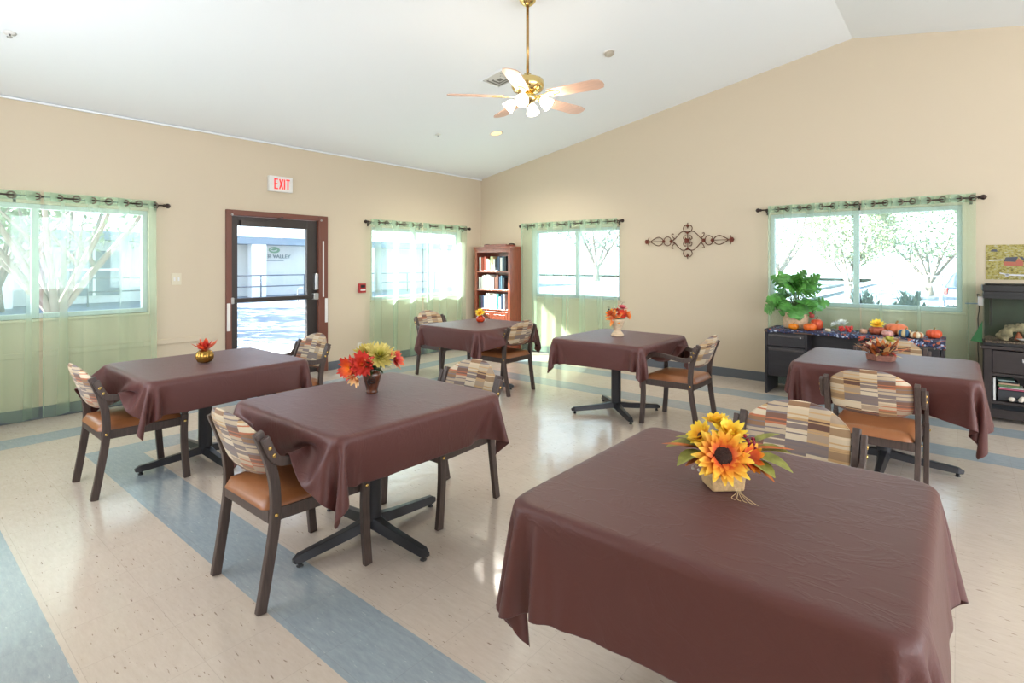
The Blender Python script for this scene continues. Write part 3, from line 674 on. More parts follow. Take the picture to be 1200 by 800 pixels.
def sim_cloth(cx, cy, hx, hy, ox, oy, shift=(0, 0), rot=0, caps=(), seed=0, steps=1400, iters=1, h=.0225):
    """drape a square of cloth over a table top: a small position-based cloth solver"""
    top = .749; rnd = np.random.RandomState(seed)
    Lx, Ly = 2*(hx+ox), 2*(hy+oy); nx, ny = int(round(Lx/h))+1, int(round(Ly/h))+1
    gx, gy = np.meshgrid(np.linspace(-Lx/2, Lx/2, nx), np.linspace(-Ly/2, Ly/2, ny), indexing='ij')
    hx_, hy_ = Lx/(nx-1), Ly/(ny-1)
    c, s = math.cos(rot), math.sin(rot)
    P = np.zeros((nx, ny, 3)); P[..., 0] = gx*c-gy*s+shift[0]; P[..., 1] = gx*s+gy*c+shift[1]
    P[..., 2] = top+.006+rnd.rand(nx, ny)*.004
    V = np.zeros_like(P)
    sets = []
    def cons(di, dj, L_, st):
        for k in ((0, 1) if (di or dj) else (0,)):
            pass
        sets.append((di, dj, L_, st))
    cons(1, 0, hx_, 1.); cons(0, 1, hy_, 1.)
    dg = math.hypot(hx_, hy_); cons(1, 1, dg, -.04); cons(1, -1, dg, -.04)
    cons(2, 0, 2*hx_, .006); cons(0, 2, 2*hy_, .006); 
    er = .008
    bx, by, bz = hx-er, hy-er, .02
    cc = np.array([0, 0, top-.001-.02-er+er*0])
    def collide(P, Pold):
        q = P-cc
        ax = np.abs(q)-np.array([bx, by, bz]); cr_ = .05
        # rounded corner in plan
        px = np.maximum(np.abs(q[..., 0])-(hx-cr_-er), 0); py = np.maximum(np.abs(q[..., 1])-(hy-cr_-er), 0)
        dpl = np.hypot(px, py); dp = dpl-cr_   # plan distance to rounded rect (if outside), else negative-ish
        inpl = np.maximum(np.abs(q[..., 0])-(hx-er), np.abs(q[..., 1])-(hy-er)); dp = np.where((px > 0) & (py > 0), dp, inpl)
        dz = np.abs(q[..., 2])-bz
        dist = np.where((dp > 0) & (dz > 0), np.hypot(np.maximum(dp, 0), np.maximum(dz, 0)), np.maximum(dp, dz))-er-.003
        inside = dist < 0
        if inside.any():
            # plan normal
            nxp = np.where((px > 0) & (py > 0), px/np.maximum(dpl, 1e-6), (np.abs(q[..., 0])-(hx-er) > np.abs(q[..., 1])-(hy-er)).astype(float))*np.sign(q[..., 0])
            nyp = np.where((px > 0) & (py > 0), py/np.maximum(dpl, 1e-6), (np.abs(q[..., 0])-(hx-er) <= np.abs(q[..., 1])-(hy-er)).astype(float))*np.sign(q[..., 1])
            wz = np.where((dp > 0) & (dz > 0), np.maximum(dz, 0), (dz >= dp).astype(float)); wp = np.where((dp > 0) & (dz > 0), np.maximum(dp, 0), (dz < dp).astype(float))
            nn = np.sqrt(wz**2+wp**2)+1e-9; wz /= nn; wp /= nn
            sz = np.where(q[..., 2] > -bz*.5, 1., np.sign(q[..., 2]))
            n3 = np.stack([nxp*wp, nyp*wp, wz*sz], -1)
            push = np.where(inside, -dist, 0)[..., None]
            P += n3*push
            topm = (inside & (wz > .6))[..., None]
            mu = .55
            dl_ = P-Pold; dl_[..., 2] = 0
            P -= np.where(topm, dl_*mu, 0)
            sidem = (inside & (wz <= .6))[..., None]
            P -= np.where(sidem, (P-Pold)*.2, 0)
        for (A, B, r) in caps:
            A = np.array(A); B = np.array(B); d = B-A; t = np.clip(((P-A)@d)/(d@d), 0, 1); cl = A+t[..., None]*d
            v = P-cl; L_ = np.linalg.norm(v, axis=-1); m = L_ < r
            if m.any(): P += np.where(m[..., None], v/np.maximum(L_, 1e-6)[..., None]*(r-L_)[..., None], 0)
        return P
    dt = 1/480.; g = np.array([0, 0, -9.8])
    for st_ in range(steps):
        Pold = P.copy(); V = V*.9975+g*dt; P = P+V*dt
        for it in range(iters):
            for di, dj, L_, k in sets:
                if di == 1 or dj == 1:      # neighbours: two sweeps over alternating rows, no shared points inside a sweep
                    for par in (0, 1):
                        if di:
                            A_ = P[par:nx-1:2]; B_ = P[par+1:nx:2]
                            if dj == 1: A_ = A_[:, :-1]; B_ = B_[:, 1:]
                            elif dj == -1: A_ = A_[:, 1:]; B_ = B_[:, :-1]
                        else: A_ = P[:, par:ny-1:2]; B_ = P[:, par+1:ny:2]
                        d = B_-A_; l = np.sqrt((d*d).sum(-1, keepdims=True))+1e-9
                        f = k if k > 0 else np.where(l > L_, .85, -k)   # bias: hard to stretch, easy to buckle
                        d *= (l-L_)/l*(.5*f); A_ += d; B_ -= d
                else:                       # weak bending
                    A_ = P[:nx-di, :ny-dj]; B_ = P[di:, dj:]
                    d = B_-A_; l = np.sqrt((d*d).sum(-1, keepdims=True))+1e-9
                    d = d*((l-L_)/l*(.5*k)); A_ += d; B_ -= d
            P = collide(P, Pold)
        P[..., 2] = np.maximum(P[..., 2], .01)
        V = (P-Pold)/dt
        sp = np.linalg.norm(V, axis=-1, keepdims=True); V = np.where(sp > 2.5, V/sp*2.5, V)
    return P, nx, ny
def chair_caps(chx, chy, rz, cx, cy):
    out = []; c, s = math.cos(rz), math.sin(rz)
    def W(p): return (chx-cx+p[0]*c-p[1]*s, chy-cy+p[0]*s+p[1]*c, p[2])
    for sg in (-1, 1):
        pts = [(sg*.26, .236, .40), (sg*.257, .225, .58), (sg*.258, .16, .636), (sg*.26, .05, .648), (sg*.26, -.15, .625), (sg*.26, -.21, .64)]
        for a, b in zip(pts[:-1], pts[1:]): out.append((W(a), W(b), .030))
    return out
TC = {'T1': (dict(shift=(.0, -.01), rot=.01, seed=1), [CH[0], CH[1]], 'brown tablecloth under the gold pumpkin pot, nearest the left window'),
      'T2': (dict(shift=(.0, .0), rot=-.012, seed=2), [CH[2], CH[3]], 'brown tablecloth under the swirl vase, left foreground'),
      'T3': (dict(shift=(.0, -.01), rot=.015, seed=3), [CH[7]], 'large brown tablecloth under the sunflower box, right foreground'),
      'T4': (dict(shift=(.0, .0), rot=.02, seed=4), [CH[6]], 'brown tablecloth under the footed cream pot, in front of the iron wall scroll'),
      'T5': (dict(shift=(.0, .0), rot=-.02, seed=5), [CH[4], CH[5]], 'brown tablecloth under the tiny orange vase in the far corner'),
      'T6': (dict(shift=(.05, -.02), rot=.01, seed=6), [CH[8], CH[9]], 'brown tablecloth under the basket of dried leaves, near the aquarium')}
for (n, x, y, hx, hy, ox, oy, br, dx, dy, lab) in TB:
    kw, chs, lb = TC[n]
    caps = [k for c_ in chs for k in chair_caps(c_[0], c_[1], c_[2], x, y)]
    P, nx, ny = sim_cloth(x, y, hx, hy, ox, oy, caps=caps, **kw)
    faces = [(i*ny+j, (i+1)*ny+j, (i+1)*ny+j+1, i*ny+j+1) for i in range(nx-1) for j in range(ny-1)]
    o = MB().add(P.reshape(-1, 3).tolist(), faces, 0, True).build('tablecloth', m_cloth, loc=(x, y, 0), subd=1, solid=.0015)
    put(o, lb, 'tablecloth', 'brown tablecloths')


# ------------------------------------------------------------------ centrepieces
ZT = .7535
def bloom(name, parent, loc, nrm, layers, mat, R, seed=0, core=None, core_r=0):
    """flower head as a part: layers = (count, length, width, elevation, curl)"""
    rnd = random.Random(seed); nrm = Vector(nrm).normalized(); q = nrm.to_track_quat('Z', 'Y')
    mb = MB()
    for (cnt, L_, W_, el, cu) in layers:
        o_ = rnd.random()*2
        for k in range(cnt):
            a = 2*PI*k/cnt+o_+rnd.uniform(-.12, .12); e = el+rnd.uniform(-.12, .12)
            d = Vector((math.cos(a)*math.cos(e), math.sin(a)*math.cos(e), math.sin(e))); up = Vector((-math.cos(a)*math.sin(e), -math.sin(a)*math.sin(e), math.cos(e)))
            mb.petal(q @ (d*.08*L_), q @ d, q @ up, L_*rnd.uniform(.88, 1.1), W_, cu*rnd.uniform(.6, 1.4), 4, tip=.12)
    o = mb.build(name, mat, parent, loc=loc)
    if core:
        mb = MB(); mb.ball((0, 0, 0), core_r, core_r, core_r*.55, 14); c = mb.build('flower_centre', core, o); c.location = nrm*core_r*.35; c.rotation_mode = 'QUATERNION'; c.rotation_quaternion = q
    return o
def leaves(name, parent, items, mat, n=5, tip=.05, cup=.2):
    mb = MB()
    for (b_, d, L_, W_, cu) in items:
        side = Vector((0, 0, 1)); mb.petal(b_, d, side if abs(Vector(d).normalized().z) < .95 else (1, 0, 0), L_, W_, cu, n, tip=tip, cup=cup)
    return mb.build(name, mat, parent)
def berries(name, parent, pts, r, mat):
    mb = MB()
    for p in pts: mb.ball(p, r, n=8)
    return mb.build(name, mat, parent)
m_sun = radial_material('sunflower_petal', [(.0, (150, 40, 20)), (.45, (226, 92, 30)), (.72, (246, 176, 40)), (1, (252, 220, 80))], .075)
m_yel = radial_material('yellow_petal', [(.0, (232, 130, 30)), (.5, (246, 190, 40)), (1, (252, 224, 70))], .05)
m_orr = radial_material('orange_red_petal', [(.0, (236, 140, 50)), (.5, (214, 70, 40)), (1, (200, 50, 38))], .05)
m_redp = radial_material('red_petal', [(.0, (150, 20, 30)), (.6, (196, 34, 40)), (1, (220, 70, 50))], .04)
m_mum = radial_material('yellow_green_petal', [(.0, (120, 120, 30)), (.5, (176, 168, 60)), (1, (214, 196, 110))], .055)
m_pink = radial_material('dusty_pink_petal', [(.0, (150, 30, 50)), (.6, (196, 60, 84)), (1, (214, 110, 110))], .04)
m_core = pmat('sunflower_core', (52, 28, 20), .9, var=.4, vscale=200, bump=.6, bscale=300)
m_olive = pmat('autumn_leaf_olive', (150, 150, 74), .6, var=.35, vscale=30)
m_rust = pmat('autumn_leaf_rust', (200, 110, 52), .6, var=.3, vscale=30)
m_dkgreen = pmat('dark_leaf', (52, 84, 44), .5, var=.3, vscale=30)
m_berry = pmat('wine_berry', (130, 22, 44), .25)
m_burlap = pmat('burlap', (202, 168, 122), .85, var=.15, vscale=90, bump=.4, bscale=260)
m_goldpot = pmat('gold_mercury_glass', (166, 128, 60), .2, metal=.85, var=.35, vscale=20)

# gold ribbed pumpkin pot
r_ = empty('pumpkin_pot', (2.493, -5.62, ZT), label='small gold ribbed pumpkin pot holding red silk flowers', cat='centerpiece')
MB().lathe([(.022, 0), (.044, .008), (.056, .032), (.057, .055), (.048, .078), (.034, .09), (.028, .092)], 48, rib=.16, k=12).build('pot', m_goldpot, r_)
bloom('red_flower', r_, (0, 0, .105), (.2, -.4, 1), [(9, .058, .034, .1, .5), (8, .05, .03, .6, .3), (6, .036, .024, 1.0, .2)], m_redp, .05, 1)
rn = random.Random(3); its = []
for k in range(9):
    a = rn.random()*6.28; its.append(((0, 0, .082), (math.cos(a), math.sin(a), rn.uniform(.4, 1.6)), rn.uniform(.08, .12), .04, rn.uniform(-.2, .4)))
leaves('orange_leaf', r_, its, pmat('orange_silk_leaf', (226, 96, 50), .6, var=.25, vscale=30))

# swirl vase with bouquet
r_ = empty('flower_vase', (4.206, -5.40, ZT), label='brown vase with a black swirl holding red and yellow-green mums', cat='centerpiece')
m_vase = pmat('brown_glazed_vase', (84, 48, 32), .22, var=.35, vscale=26, coat=.6)
vs_ = MB().lathe([(.028, 0), (.034, .004), (.031, .012), (.033, .03), (.044, .07), (.052, .10), (.051, .112), (.040, .124), (.036, .130), (.040, .136), (.037, .136), (.033, .128)], 32).build('vase', m_vase, r_)
cdir = Vector((6.72-4.206, -7.209+5.40, 0)).normalized(); tdir = Vector((-cdir.y, cdir.x, 0))
pts = []
for k in range(30):
    t = k/29; a = t*3.4*PI; rr = .004+.021*t; u = rr*math.cos(a); z_ = .075+rr*math.sin(a)
    R_ = .0335+(.046-.0335)*min(1, max(0, (z_-.03)/.045)) if z_ < .08 else .046+(.052-.046)*((z_-.08)/.02)
    R_ += .0015; pts.append(cdir*math.sqrt(max(R_*R_-u*u, 0))+tdir*u+Vector((0, 0, z_)))
MB().tube(pts, .0034, 6).build('swirl_relief', pmat('black_glaze', (34, 26, 24), .3), vs_)
def V3(side, toward, z): return tdir*side+cdir*toward+Vector((0, 0, z))
big = [(16, .055, .020, .1, .3), (14, .05, .019, .45, .2), (12, .04, .017, .8, .2), (8, .028, .014, 1.2, .1)]
bloom('mum', r_, V3(.040, .02, .205), V3(.15, .75, .75), [(26, .085, .022, -.15, .35), (24, .080, .021, .2, .25), (20, .068, .019, .55, .2), (14, .052, .018, .9, .1), (8, .034, .015, 1.25, .1)], m_mum, .08, 2)
bloom('mum', r_, V3(-.05, .05, .172), V3(-.25, .9, .3), [(20, .072, .026, -.1, .3), (18, .068, .024, .3, .2), (14, .055, .022, .7, .2), (8, .036, .018, 1.1, .1)], m_orr, .06, 3)
bloom('daisy', r_, V3(-.118, .03, .150), V3(-.55, .8, .1), [(18, .068, .023, 0, .3), (16, .058, .021, .4, .2), (10, .04, .018, .8, .1)], radial_material('orange_daisy', [(0, (240, 170, 40)), (.45, (236, 110, 36)), (1, (206, 52, 36))], .06), .06, 4)
bloom('mum', r_, V3(-.03, -.02, .215), V3(-.3, .4, 1), [(20, .072, .024, .1, .3), (16, .06, .021, .5, .2), (10, .045, .018, .9, .1)], radial_material('olive_mum', [(0, (150, 60, 30)), (.4, (166, 140, 50)), (1, (196, 176, 84))], .06), .06, 5)
bloom('daisy', r_, V3(.125, .0, .180), V3(.8, .5, .4), [(16, .060, .020, 0, .3), (14, .05, .018, .4, .2), (8, .035, .016, .8, .1)], radial_material('red_daisy', [(0, (150, 20, 50)), (.5, (200, 44, 50)), (1, (226, 110, 70))], .05), .05, 6)
bloom('bud', r_, V3(-.085, .06, .105), V3(-.5, .7, -.6), [(9, .055, .02, .5, .2), (6, .04, .018, .9, .1)], radial_material('pale_orange_bud', [(0, (220, 120, 70)), (1, (238, 190, 130))], .04), .05, 7)
its = []
for k in range(16):
    a = rn.random()*6.28; its.append((V3(0, 0, .125), (math.cos(a), math.sin(a), rn.uniform(.1, .9)), rn.uniform(.09, .14), .035, rn.uniform(-.5, .1)))
leaves('foliage', r_, its, m_dkgreen)
MB().tube([V3(0, 0, .06), V3(.02, 0, .17)], .003, 5).tube([V3(0, 0, .06), V3(-.05, .02, .17)], .003, 5).tube([V3(0, 0, .06), V3(.08, 0, .19)], .003, 5).build('stems', m_stem, r_)

# burlap box with sunflowers
bp0 = Vector((6.133, -5.44, ZT)); r_ = empty('sunflower_box', bp0, label='burlap wrapped box of sunflowers and autumn leaves', cat='centerpiece')
cdir = Vector((6.72-bp0.x, -7.209-bp0.y, 0)).normalized(); tdir = Vector((-cdir.y, cdir.x, 0))
ang = math.atan2(tdir.y, tdir.x)+.42
MB().add([(x*(.052+z*.08), y*(.045+z*.08), z) for z in (0, .035, .085) for x, y in ((-1, -1), (1, -1), (1, 1), (-1, 1))],
         [(3, 2, 1, 0), (8, 9, 10, 11)]+[(l*4+i, l*4+(i+1) % 4, l*4+4+(i+1) % 4, l*4+4+i) for l in (0, 1) for i in range(4)]).build('burlap_box', m_burlap, r_, bevel=.008, rz=ang)
mb = MB()
for k in range(5):
    a = V3(.035+.004*k, .05, .02); mb.tube(cr([a, a+V3(.004, .008, -.012), a+V3(.01+.012*k-.02, .03+.006*k, -.0185), a+V3(.02+.012*k-.02, .045+.004*k, -.0185)], 4), .0009, 5)
mb.build('raffia_tie', pmat('raffia', (220, 196, 150), .8), r_)
bloom('sunflower', r_, V3(.0, .055, .115), V3(.1, 1, .55), [(20, .088, .026, -.05, .12), (18, .078, .026, .22, .15), (14, .055, .02, .5, .1)], radial_material('sunflower_petal_big', [(.0, (140, 36, 20)), (.42, (222, 84, 30)), (.68, (244, 160, 40)), (1, (252, 214, 76))], .088), .09, 11, m_core, .030)
bloom('yellow_flower', r_, V3(-.065, .0, .155), V3(-.6, .5, .7), [(10, .05, .028, .2, .2), (9, .045, .026, .6, .2)], m_yel, .05, 12, m_core, .012)
bloom('yellow_flower', r_, V3(.02, -.01, .165), V3(.1, .4, 1), [(14, .06, .024, .2, .2), (14, .05, .024, .6, .2), (8, .035, .02, 1, .1)], m_yel, .05, 13)
bloom('yellow_flower', r_, V3(-.02, -.045, .19), V3(-.1, .1, 1), [(9, .045, .028, .3, .2), (7, .035, .024, .8, .2)], m_yel, .05, 14)
bloom('orange_flower', r_, V3(.075, .03, .11), V3(.6, .8, .5), [(10, .05, .024, .1, .2), (9, .045, .022, .5, .2)], m_sun, .05, 15)
berries('berry_cluster', r_, [V3(.085+rn.uniform(-.022, .022), .0+rn.uniform(-.015, .02), .155+rn.uniform(-.02, .02)) for _ in range(16)], .0065, m_berry)
its = [(V3(.08, 0, .12), V3(1, .1, .35), .12, .075, -.2), (V3(.08, 0, .11), V3(1, .3, .0), .13, .08, -.2), (V3(.08, .02, .10), V3(.8, .6, -.1), .09, .06, -.2), (V3(.07, 0, .14), V3(.9, -.2, .5), .11, .045, -.1),
       (V3(-.06, 0, .12), V3(-1, .2, .1), .12, .075, -.15), (V3(-.06, .02, .11), V3(-.8, .5, -.2), .10, .07, -.2), (V3(-.05, 0, .13), V3(-1, .0, .35), .10, .045, -.2), (V3(-.04, 0, .13), V3(-.7, -.5, .3), .10, .05, -.2)]
for q_ in (its[:4], its[4:]): leaves('olive_leaf', r_, q_, m_olive, cup=.35)
its = [(V3(.07, .02, .10), V3(.9, .5, -.25), .10, .03, -.2), (V3(-.06, .02, .12), V3(-1, .1, .15), .13, .028, -.1), (V3(.06, 0, .13), V3(1, 0, .2), .15, .028, -.1), (V3(-.05, .03, .10), V3(-.8, .6, -.1), .08, .03, -.2)]
for q_ in (its[0::2], its[1::2]): leaves('rust_leaf', r_, q_, m_rust)
its = [(V3(0, 0, .09), V3(math.cos(k), math.sin(k), .3), .09, .05, -.2) for k in range(9)]
leaves('dark_leaf', r_, its, m_dkgreen)
berries('seed_pod', r_, [V3(-.078, .04, .07), V3(-.088, .045, .064), V3(-.07, .05, .062)], .006, m_white)

# footed cream pot
bp0 = Vector((4.094, -2.40, ZT)); r_ = empty('footed_pot', bp0, label='footed cream pot with orange, rust and pink silk flowers', cat='centerpiece')
cdir = Vector((6.72-bp0.x, -7.209-bp0.y, 0)).normalized(); tdir = Vector((-cdir.y, cdir.x, 0))
MB().lathe([(.062, 0), (.064, .012), (.050, .03), (.034, .052), (.036, .064), (.05, .10), (.066, .14), (.080, .17), (.074, .17), (.06, .14)], 28, rib=.05, k=10).build('pot', pmat('cream_birch_pot', (214, 190, 158), .5, var=.2, vscale=18, stretch=(1, 1, 4)), r_)
bloom('lily', r_, V3(-.035, .04, .18), V3(-.3, 1, .3), [(6, .085, .034, .2, -.2), (5, .05, .02, .7, .1)], radial_material('orange_lily', [(0, (150, 40, 30)), (.35, (214, 100, 40)), (1, (240, 160, 70))], .08), .08, 21)
bloom('rust_flower', r_, V3(-.065, .02, .215), V3(-.5, .6, .6), [(9, .055, .026, .2, .2), (8, .045, .024, .6, .2)], m_sun, .05, 22)
bloom('orange_flower', r_, V3(.04, .03, .215), V3(.3, .8, .5), [(10, .06, .03, .2, .2), (9, .05, .028, .6, .2)], m_orr, .05, 23)
bloom('orange_flower', r_, V3(.09, .01, .205), V3(.8, .5, .4), [(8, .055, .03, .2, .2), (7, .045, .026, .6, .2)], radial_material('orange_petal', [(0, (190, 70, 30)), (1, (236, 130, 50))], .05), .05, 24)
bloom('pink_flower', r_, V3(.045, -.0, .27), V3(.2, .3, 1), [(10, .055, .024, .3, .1), (9, .045, .02, .7, .1)], m_pink, .05, 25)
bloom('rust_flower', r_, V3(-.01, -.02, .24), V3(-.1, .1, 1), [(10, .055, .026, .3, .1), (8, .045, .024, .7, .1)], m_orr, .05, 26)
berries('dark_berry', r_, [V3(-.095, .02, .245), V3(-.11, .0, .225), V3(-.085, .0, .26)], .008, m_black)
leaves('foliage', r_, [(V3(0, 0, .16), (math.cos(k*.7), math.sin(k*.7), .5), .10, .035, -.3) for k in range(9)], m_olive)
mb = MB(); mb.tube(cr([V3(.02, 0, .2), V3(.03, 0, .28), V3(.05, 0, .33), V3(.075, 0, .335)], 4), .0015, 5); mb.tube(cr([V3(-.03, 0, .2), V3(-.08, 0, .27), V3(-.1, 0, .285), V3(-.07, 0, .28)], 4), .0015, 5); mb.build('twig', m_iron, r_)

# tiny orange vase
r_ = empty('bud_vase', (2.17, -2.34, ZT), label='tiny round orange vase with a yellow flower', cat='centerpiece')
MB().lathe([(.03, 0), (.046, .012), (.056, .035), (.050, .058), (.03, .074), (.022, .082), (.026, .088)], 24).build('vase', pmat('orange_red_glaze', (206, 66, 30), .25, coat=.5), r_)
bloom('yellow_flower', r_, (0.0, -.01, .11), (.3, -.6, .8), [(12, .06, .03, .1, .2), (10, .05, .026, .5, .2), (7, .035, .022, .9, .1)], m_yel, .05, 31)
leaves('leaf', r_, [((0, 0, .085), (math.cos(k*1.3), math.sin(k*1.3), .3), .055, .03, -.2) for k in range(5)], m_olive)

# hexagonal basket of dried leaves
bp0 = Vector((6.27, -2.36, ZT)); r_ = empty('leaf_basket', bp0, label='low six-sided basket of dried autumn leaves and pine cones', cat='centerpiece')
cdir = Vector((6.72-bp0.x, -7.209-bp0.y, 0)).normalized(); tdir = Vector((-cdir.y, cdir.x, 0))
hexp = [(math.cos(k*PI/3+.3), math.sin(k*PI/3+.3)) for k in range(6)]
MB().add([(x*.092, y*.085, 0) for x, y in hexp]+[(x*.102, y*.094, .045) for x, y in hexp], [tuple(range(6))[::-1], tuple(range(6, 12))]+[(i, (i+1) % 6, 6+(i+1) % 6, 6+i) for i in range(6)]).build('basket', pmat('pink_brown_wicker', (150, 100, 84), .7, var=.3, vscale=60, bump=.6, bscale=150), r_, bevel=.004)
its1 = []; its2 = []; its3 = []
for k in range(78):
    a = rn.random()*6.28; rr = rn.uniform(0, .075); d_ = (math.cos(a), math.sin(a), rn.uniform(.2, 1.8)); it = ((rr*math.cos(a), rr*math.sin(a), .04), d_, rn.uniform(.08, .15), rn.uniform(.022, .045), rn.uniform(-.4, .3))
    (its1, its2, its3)[k % 3].append(it)
leaves('rust_leaf', r_, its1, m_rust); leaves('straw_leaf', r_, its2, pmat('straw', (204, 172, 116), .7, var=.2, vscale=30)); leaves('plum_leaf', r_, its3, pmat('plum_leaf', (104, 52, 50), .6, var=.3, vscale=30))
leaves('orange_feather', r_, [(V3(.06, .04, .08), V3(1, .1, .25), .12, .03, -.1), (V3(-.04, .07, .10), V3(-.8, .4, .35), .11, .03, -.1), (V3(.03, .06, .06), V3(.7, .6, .3), .09, .03, -.1)], pmat('orange_feather', (236, 126, 44), .6))
bloom('pine_cone', r_, V3(-.01, .075, .085), V3(0, 1, .4), [(9, .03, .016, .2, .3), (8, .026, .014, .6, .2), (6, .02, .012, 1, .1)], pmat('cone_brown', (58, 44, 42), .8), .05, 41)
bloom('yellow_flower', r_, V3(.05, .0, .15), V3(.3, .5, .8), [(8, .04, .022, .3, .1), (6, .03, .02, .7, .1)], m_mum, .05, 42)
berries('berry_cluster', r_, [V3(-.11+rn.uniform(-.03, .05), rn.uniform(-.02, .03), .15+rn.uniform(-.02, .02)) for _ in range(14)]+[V3(.05+rn.uniform(-.04, .04), .07, .055+rn.uniform(-.01, .02)) for _ in range(10)], .0065, pmat('rust_berry', (176, 60, 44), .3))

# ------------------------------------------------------------------ bookcase and its books
bx0, bx1, by0, by1 = .16, .97, -.335, -.02; BH = 1.765
bc = empty('bookcase', (bx0, by1, 0), label='tall cherry wood bookcase standing in the corner between two windows', cat='bookcase')
w_, d_ = bx1-bx0, by1-by0
MB().box(0, .022, -d_+.02, 0, .06, BH-.03).box(w_-.022, w_, -d_+.02, 0, .06, BH-.03).build('side_panel', m_cherry, bc, bevel=.002)
MB().box(.022, w_-.022, -.012, 0, .06, BH-.03).build('back_panel', m_cherry, bc)
MB().box(-.02, w_+.02, -d_-.02, 0, BH-.03, BH).box(-.01, w_+.01, -d_-.008, 0, BH-.06, BH-.03).build('crown', m_cherry, bc, bevel=.006)
MB().box(0, .05, -d_, -d_+.02, .06, BH-.06).box(w_-.05, w_, -d_, -d_+.02, .06, BH-.06).box(.05, w_-.05, -d_, -d_+.02, BH-.10, BH-.06).build('face_frame', m_cherry, bc, bevel=.003)
for z in (.70, 1.035, 1.35): MB().box(.022, w_-.022, -d_+.003, -.012, z-.028, z).build('shelf', m_cherry, bc, bevel=.003)
MB().box(-.012, w_+.012, -d_-.012, 0, 0, .08).build('plinth', m_cherry, bc, bevel=.004)
for k in range(2):
    xa = .05+k*(w_-.1)/2; xb = xa+(w_-.1)/2-.004
    dd = MB().box(xa, xb, -d_-.006, -d_+.014, .09, .66).build('door', m_cherry, bc, bevel=.003)
    MB().box(xa+.05, xb-.05, -d_-.012, -d_-.006, .14, .61).build('raised_panel', m_cherry, dd, bevel=.005)
    MB().ball((xb-.025 if k == 0 else xa+.025, -d_-.018, .42), .012).build('knob', m_brass, dd)
def book(loc, w, h, d, col, label, group, lie=False, rz=0, cname='book'):
    r = empty(cname, loc, rz, label, 'book', group)
    c = pmat('cover_%d_%d_%d' % col, col, .5)
    if not lie:
        MB().box(0, .003, 0, d, 0, h).box(w-.003, w, 0, d, 0, h).box(0, w, 0, .003, 0, h).build('cover', c, r)
        MB().box(.003, w-.003, .003, d-.006, .004, h-.004).build('pages', pmat('paper', (226, 220, 206), .8), r)
    else:
        MB().box(0, h, 0, d, 0, .003).box(0, h, 0, d, w-.003, w).box(0, h, 0, .003, 0, w).build('cover', c, r)
        MB().box(.004, h-.004, .003, d-.006, .003, w-.003).build('pages', pmat('paper', (226, 220, 206), .8), r)
    return r
cn = {(176, 76, 52): 'rust', (150, 60, 44): 'brick red', (120, 74, 60): 'brown', (236, 234, 228): 'white', (208, 220, 170): 'pale green', (214, 190, 140): 'tan', (70, 84, 112): 'navy', (46, 50, 58): 'black', (96, 130, 150): 'blue', (200, 206, 210): 'light grey', (98, 128, 96): 'green', (110, 96, 130): 'purple', (70, 140, 140): 'teal'}
K = list(cn)
shelves = [(1.35, 'top', [3, 0, 0, 1, 4, 3, 4, 5, 3, 7, 6, 3, 8, 7], .24), (1.035, 'middle', [3, 3, 3, 3, 12, 3, 3, 3, 9, 2, 2, 6, 8, 7], .235), (.70, 'bottom', [10, 11, 6, 3, 9, 3, 3, 5, 3, 9, 12, 3, 6, 9], .25)]
ords = ['first', 'second', 'third', 'fourth', 'fifth', 'sixth', 'seventh', 'eighth', 'ninth', 'tenth', 'eleventh', 'twelfth', 'thirteenth', 'fourteenth']
rb = random.Random(5)
for z, nm, cs, hh in shelves:
    x = bx0+.06
    for q, ci in enumerate(cs):
        w = rb.uniform(.034, .052); h = hh*rb.uniform(.82, 1.05)
        if x+w > bx1-.035: break
        book((x, by0+.035+rb.uniform(0, .02), z+.001), w-.0015, h, .19, K[ci], '%s book, %s from the left on the %s bookcase shelf' % (cn[K[ci]], ords[q], nm), 'books on the %s shelf' % nm)
        x += w
tr_ = empty('wooden_tray', ((bx0+bx1)/2+.03, -.17, BH), label='dark wooden tray lying on top of the bookcase', cat='tray')
MB().box(-.26, .26, -.11, .11, .001, .012).box(-.26, .26, -.12, -.108, .001, .04).box(-.26, .26, .108, .12, .001, .04).build('tray_body', m_cherry, tr_, bevel=.004)
MB().tube(cr([(.26, -.06, .03), (.285, -.05, .045), (.285, .05, .045), (.26, .06, .03)], 4), .008, 6).build('handle', m_iron, tr_)
MB().tube(cr([(-.26, -.06, .03), (-.285, -.05, .045), (-.285, .05, .045), (-.26, .06, .03)], 4), .008, 6).build('handle', m_iron, tr_)

# ------------------------------------------------------------------ iron wall scroll
ws = empty('wall_scroll', (3.865, -.018, 1.785), -0, label='rust brown wrought iron scroll ornament hanging on the wall', cat='wall ornament')
m_rusty = pmat('rusty_iron', (98, 58, 42), .5, metal=.4, var=.3, vscale=40)
def T2(pts, r=.0055, closed=False, name='scroll'):
    for sx_, sz_ in ((1, 1), (1, -1), (-1, 1), (-1, -1)):
        P_ = [(u*sx_, 0, v*sz_) for u, v in pts]; MB().tube(cr(P_, 6, closed), r, 6, up=(0, 1, 0)).build(name, m_rusty, ws)
T2([(0, .12), (.035, .125), (.08, .125), (.13, .085), (.18, .03), (.225, .0)])
T2([(.20, .095), (.225, .10), (.215, .06), (.19, .035), (.215, .005)])
T2([(.235, 0), (.25, .045), (.29, .062), (.33, .04), (.345, 0)])
T2([(.345, .0), (.38, .045), (.43, .06), (.49, .035), (.545, 0)])
T2([(.02, .07), (.05, .065), (.06, .03), (.035, .02), (.03, .045)])
T2([(0, .10), (.045, .13), (.062, .175), (.04, .21), (.015, .21), (.012, .19)])
T2([(.55, .0), (.575, .03), (.565, .06)])
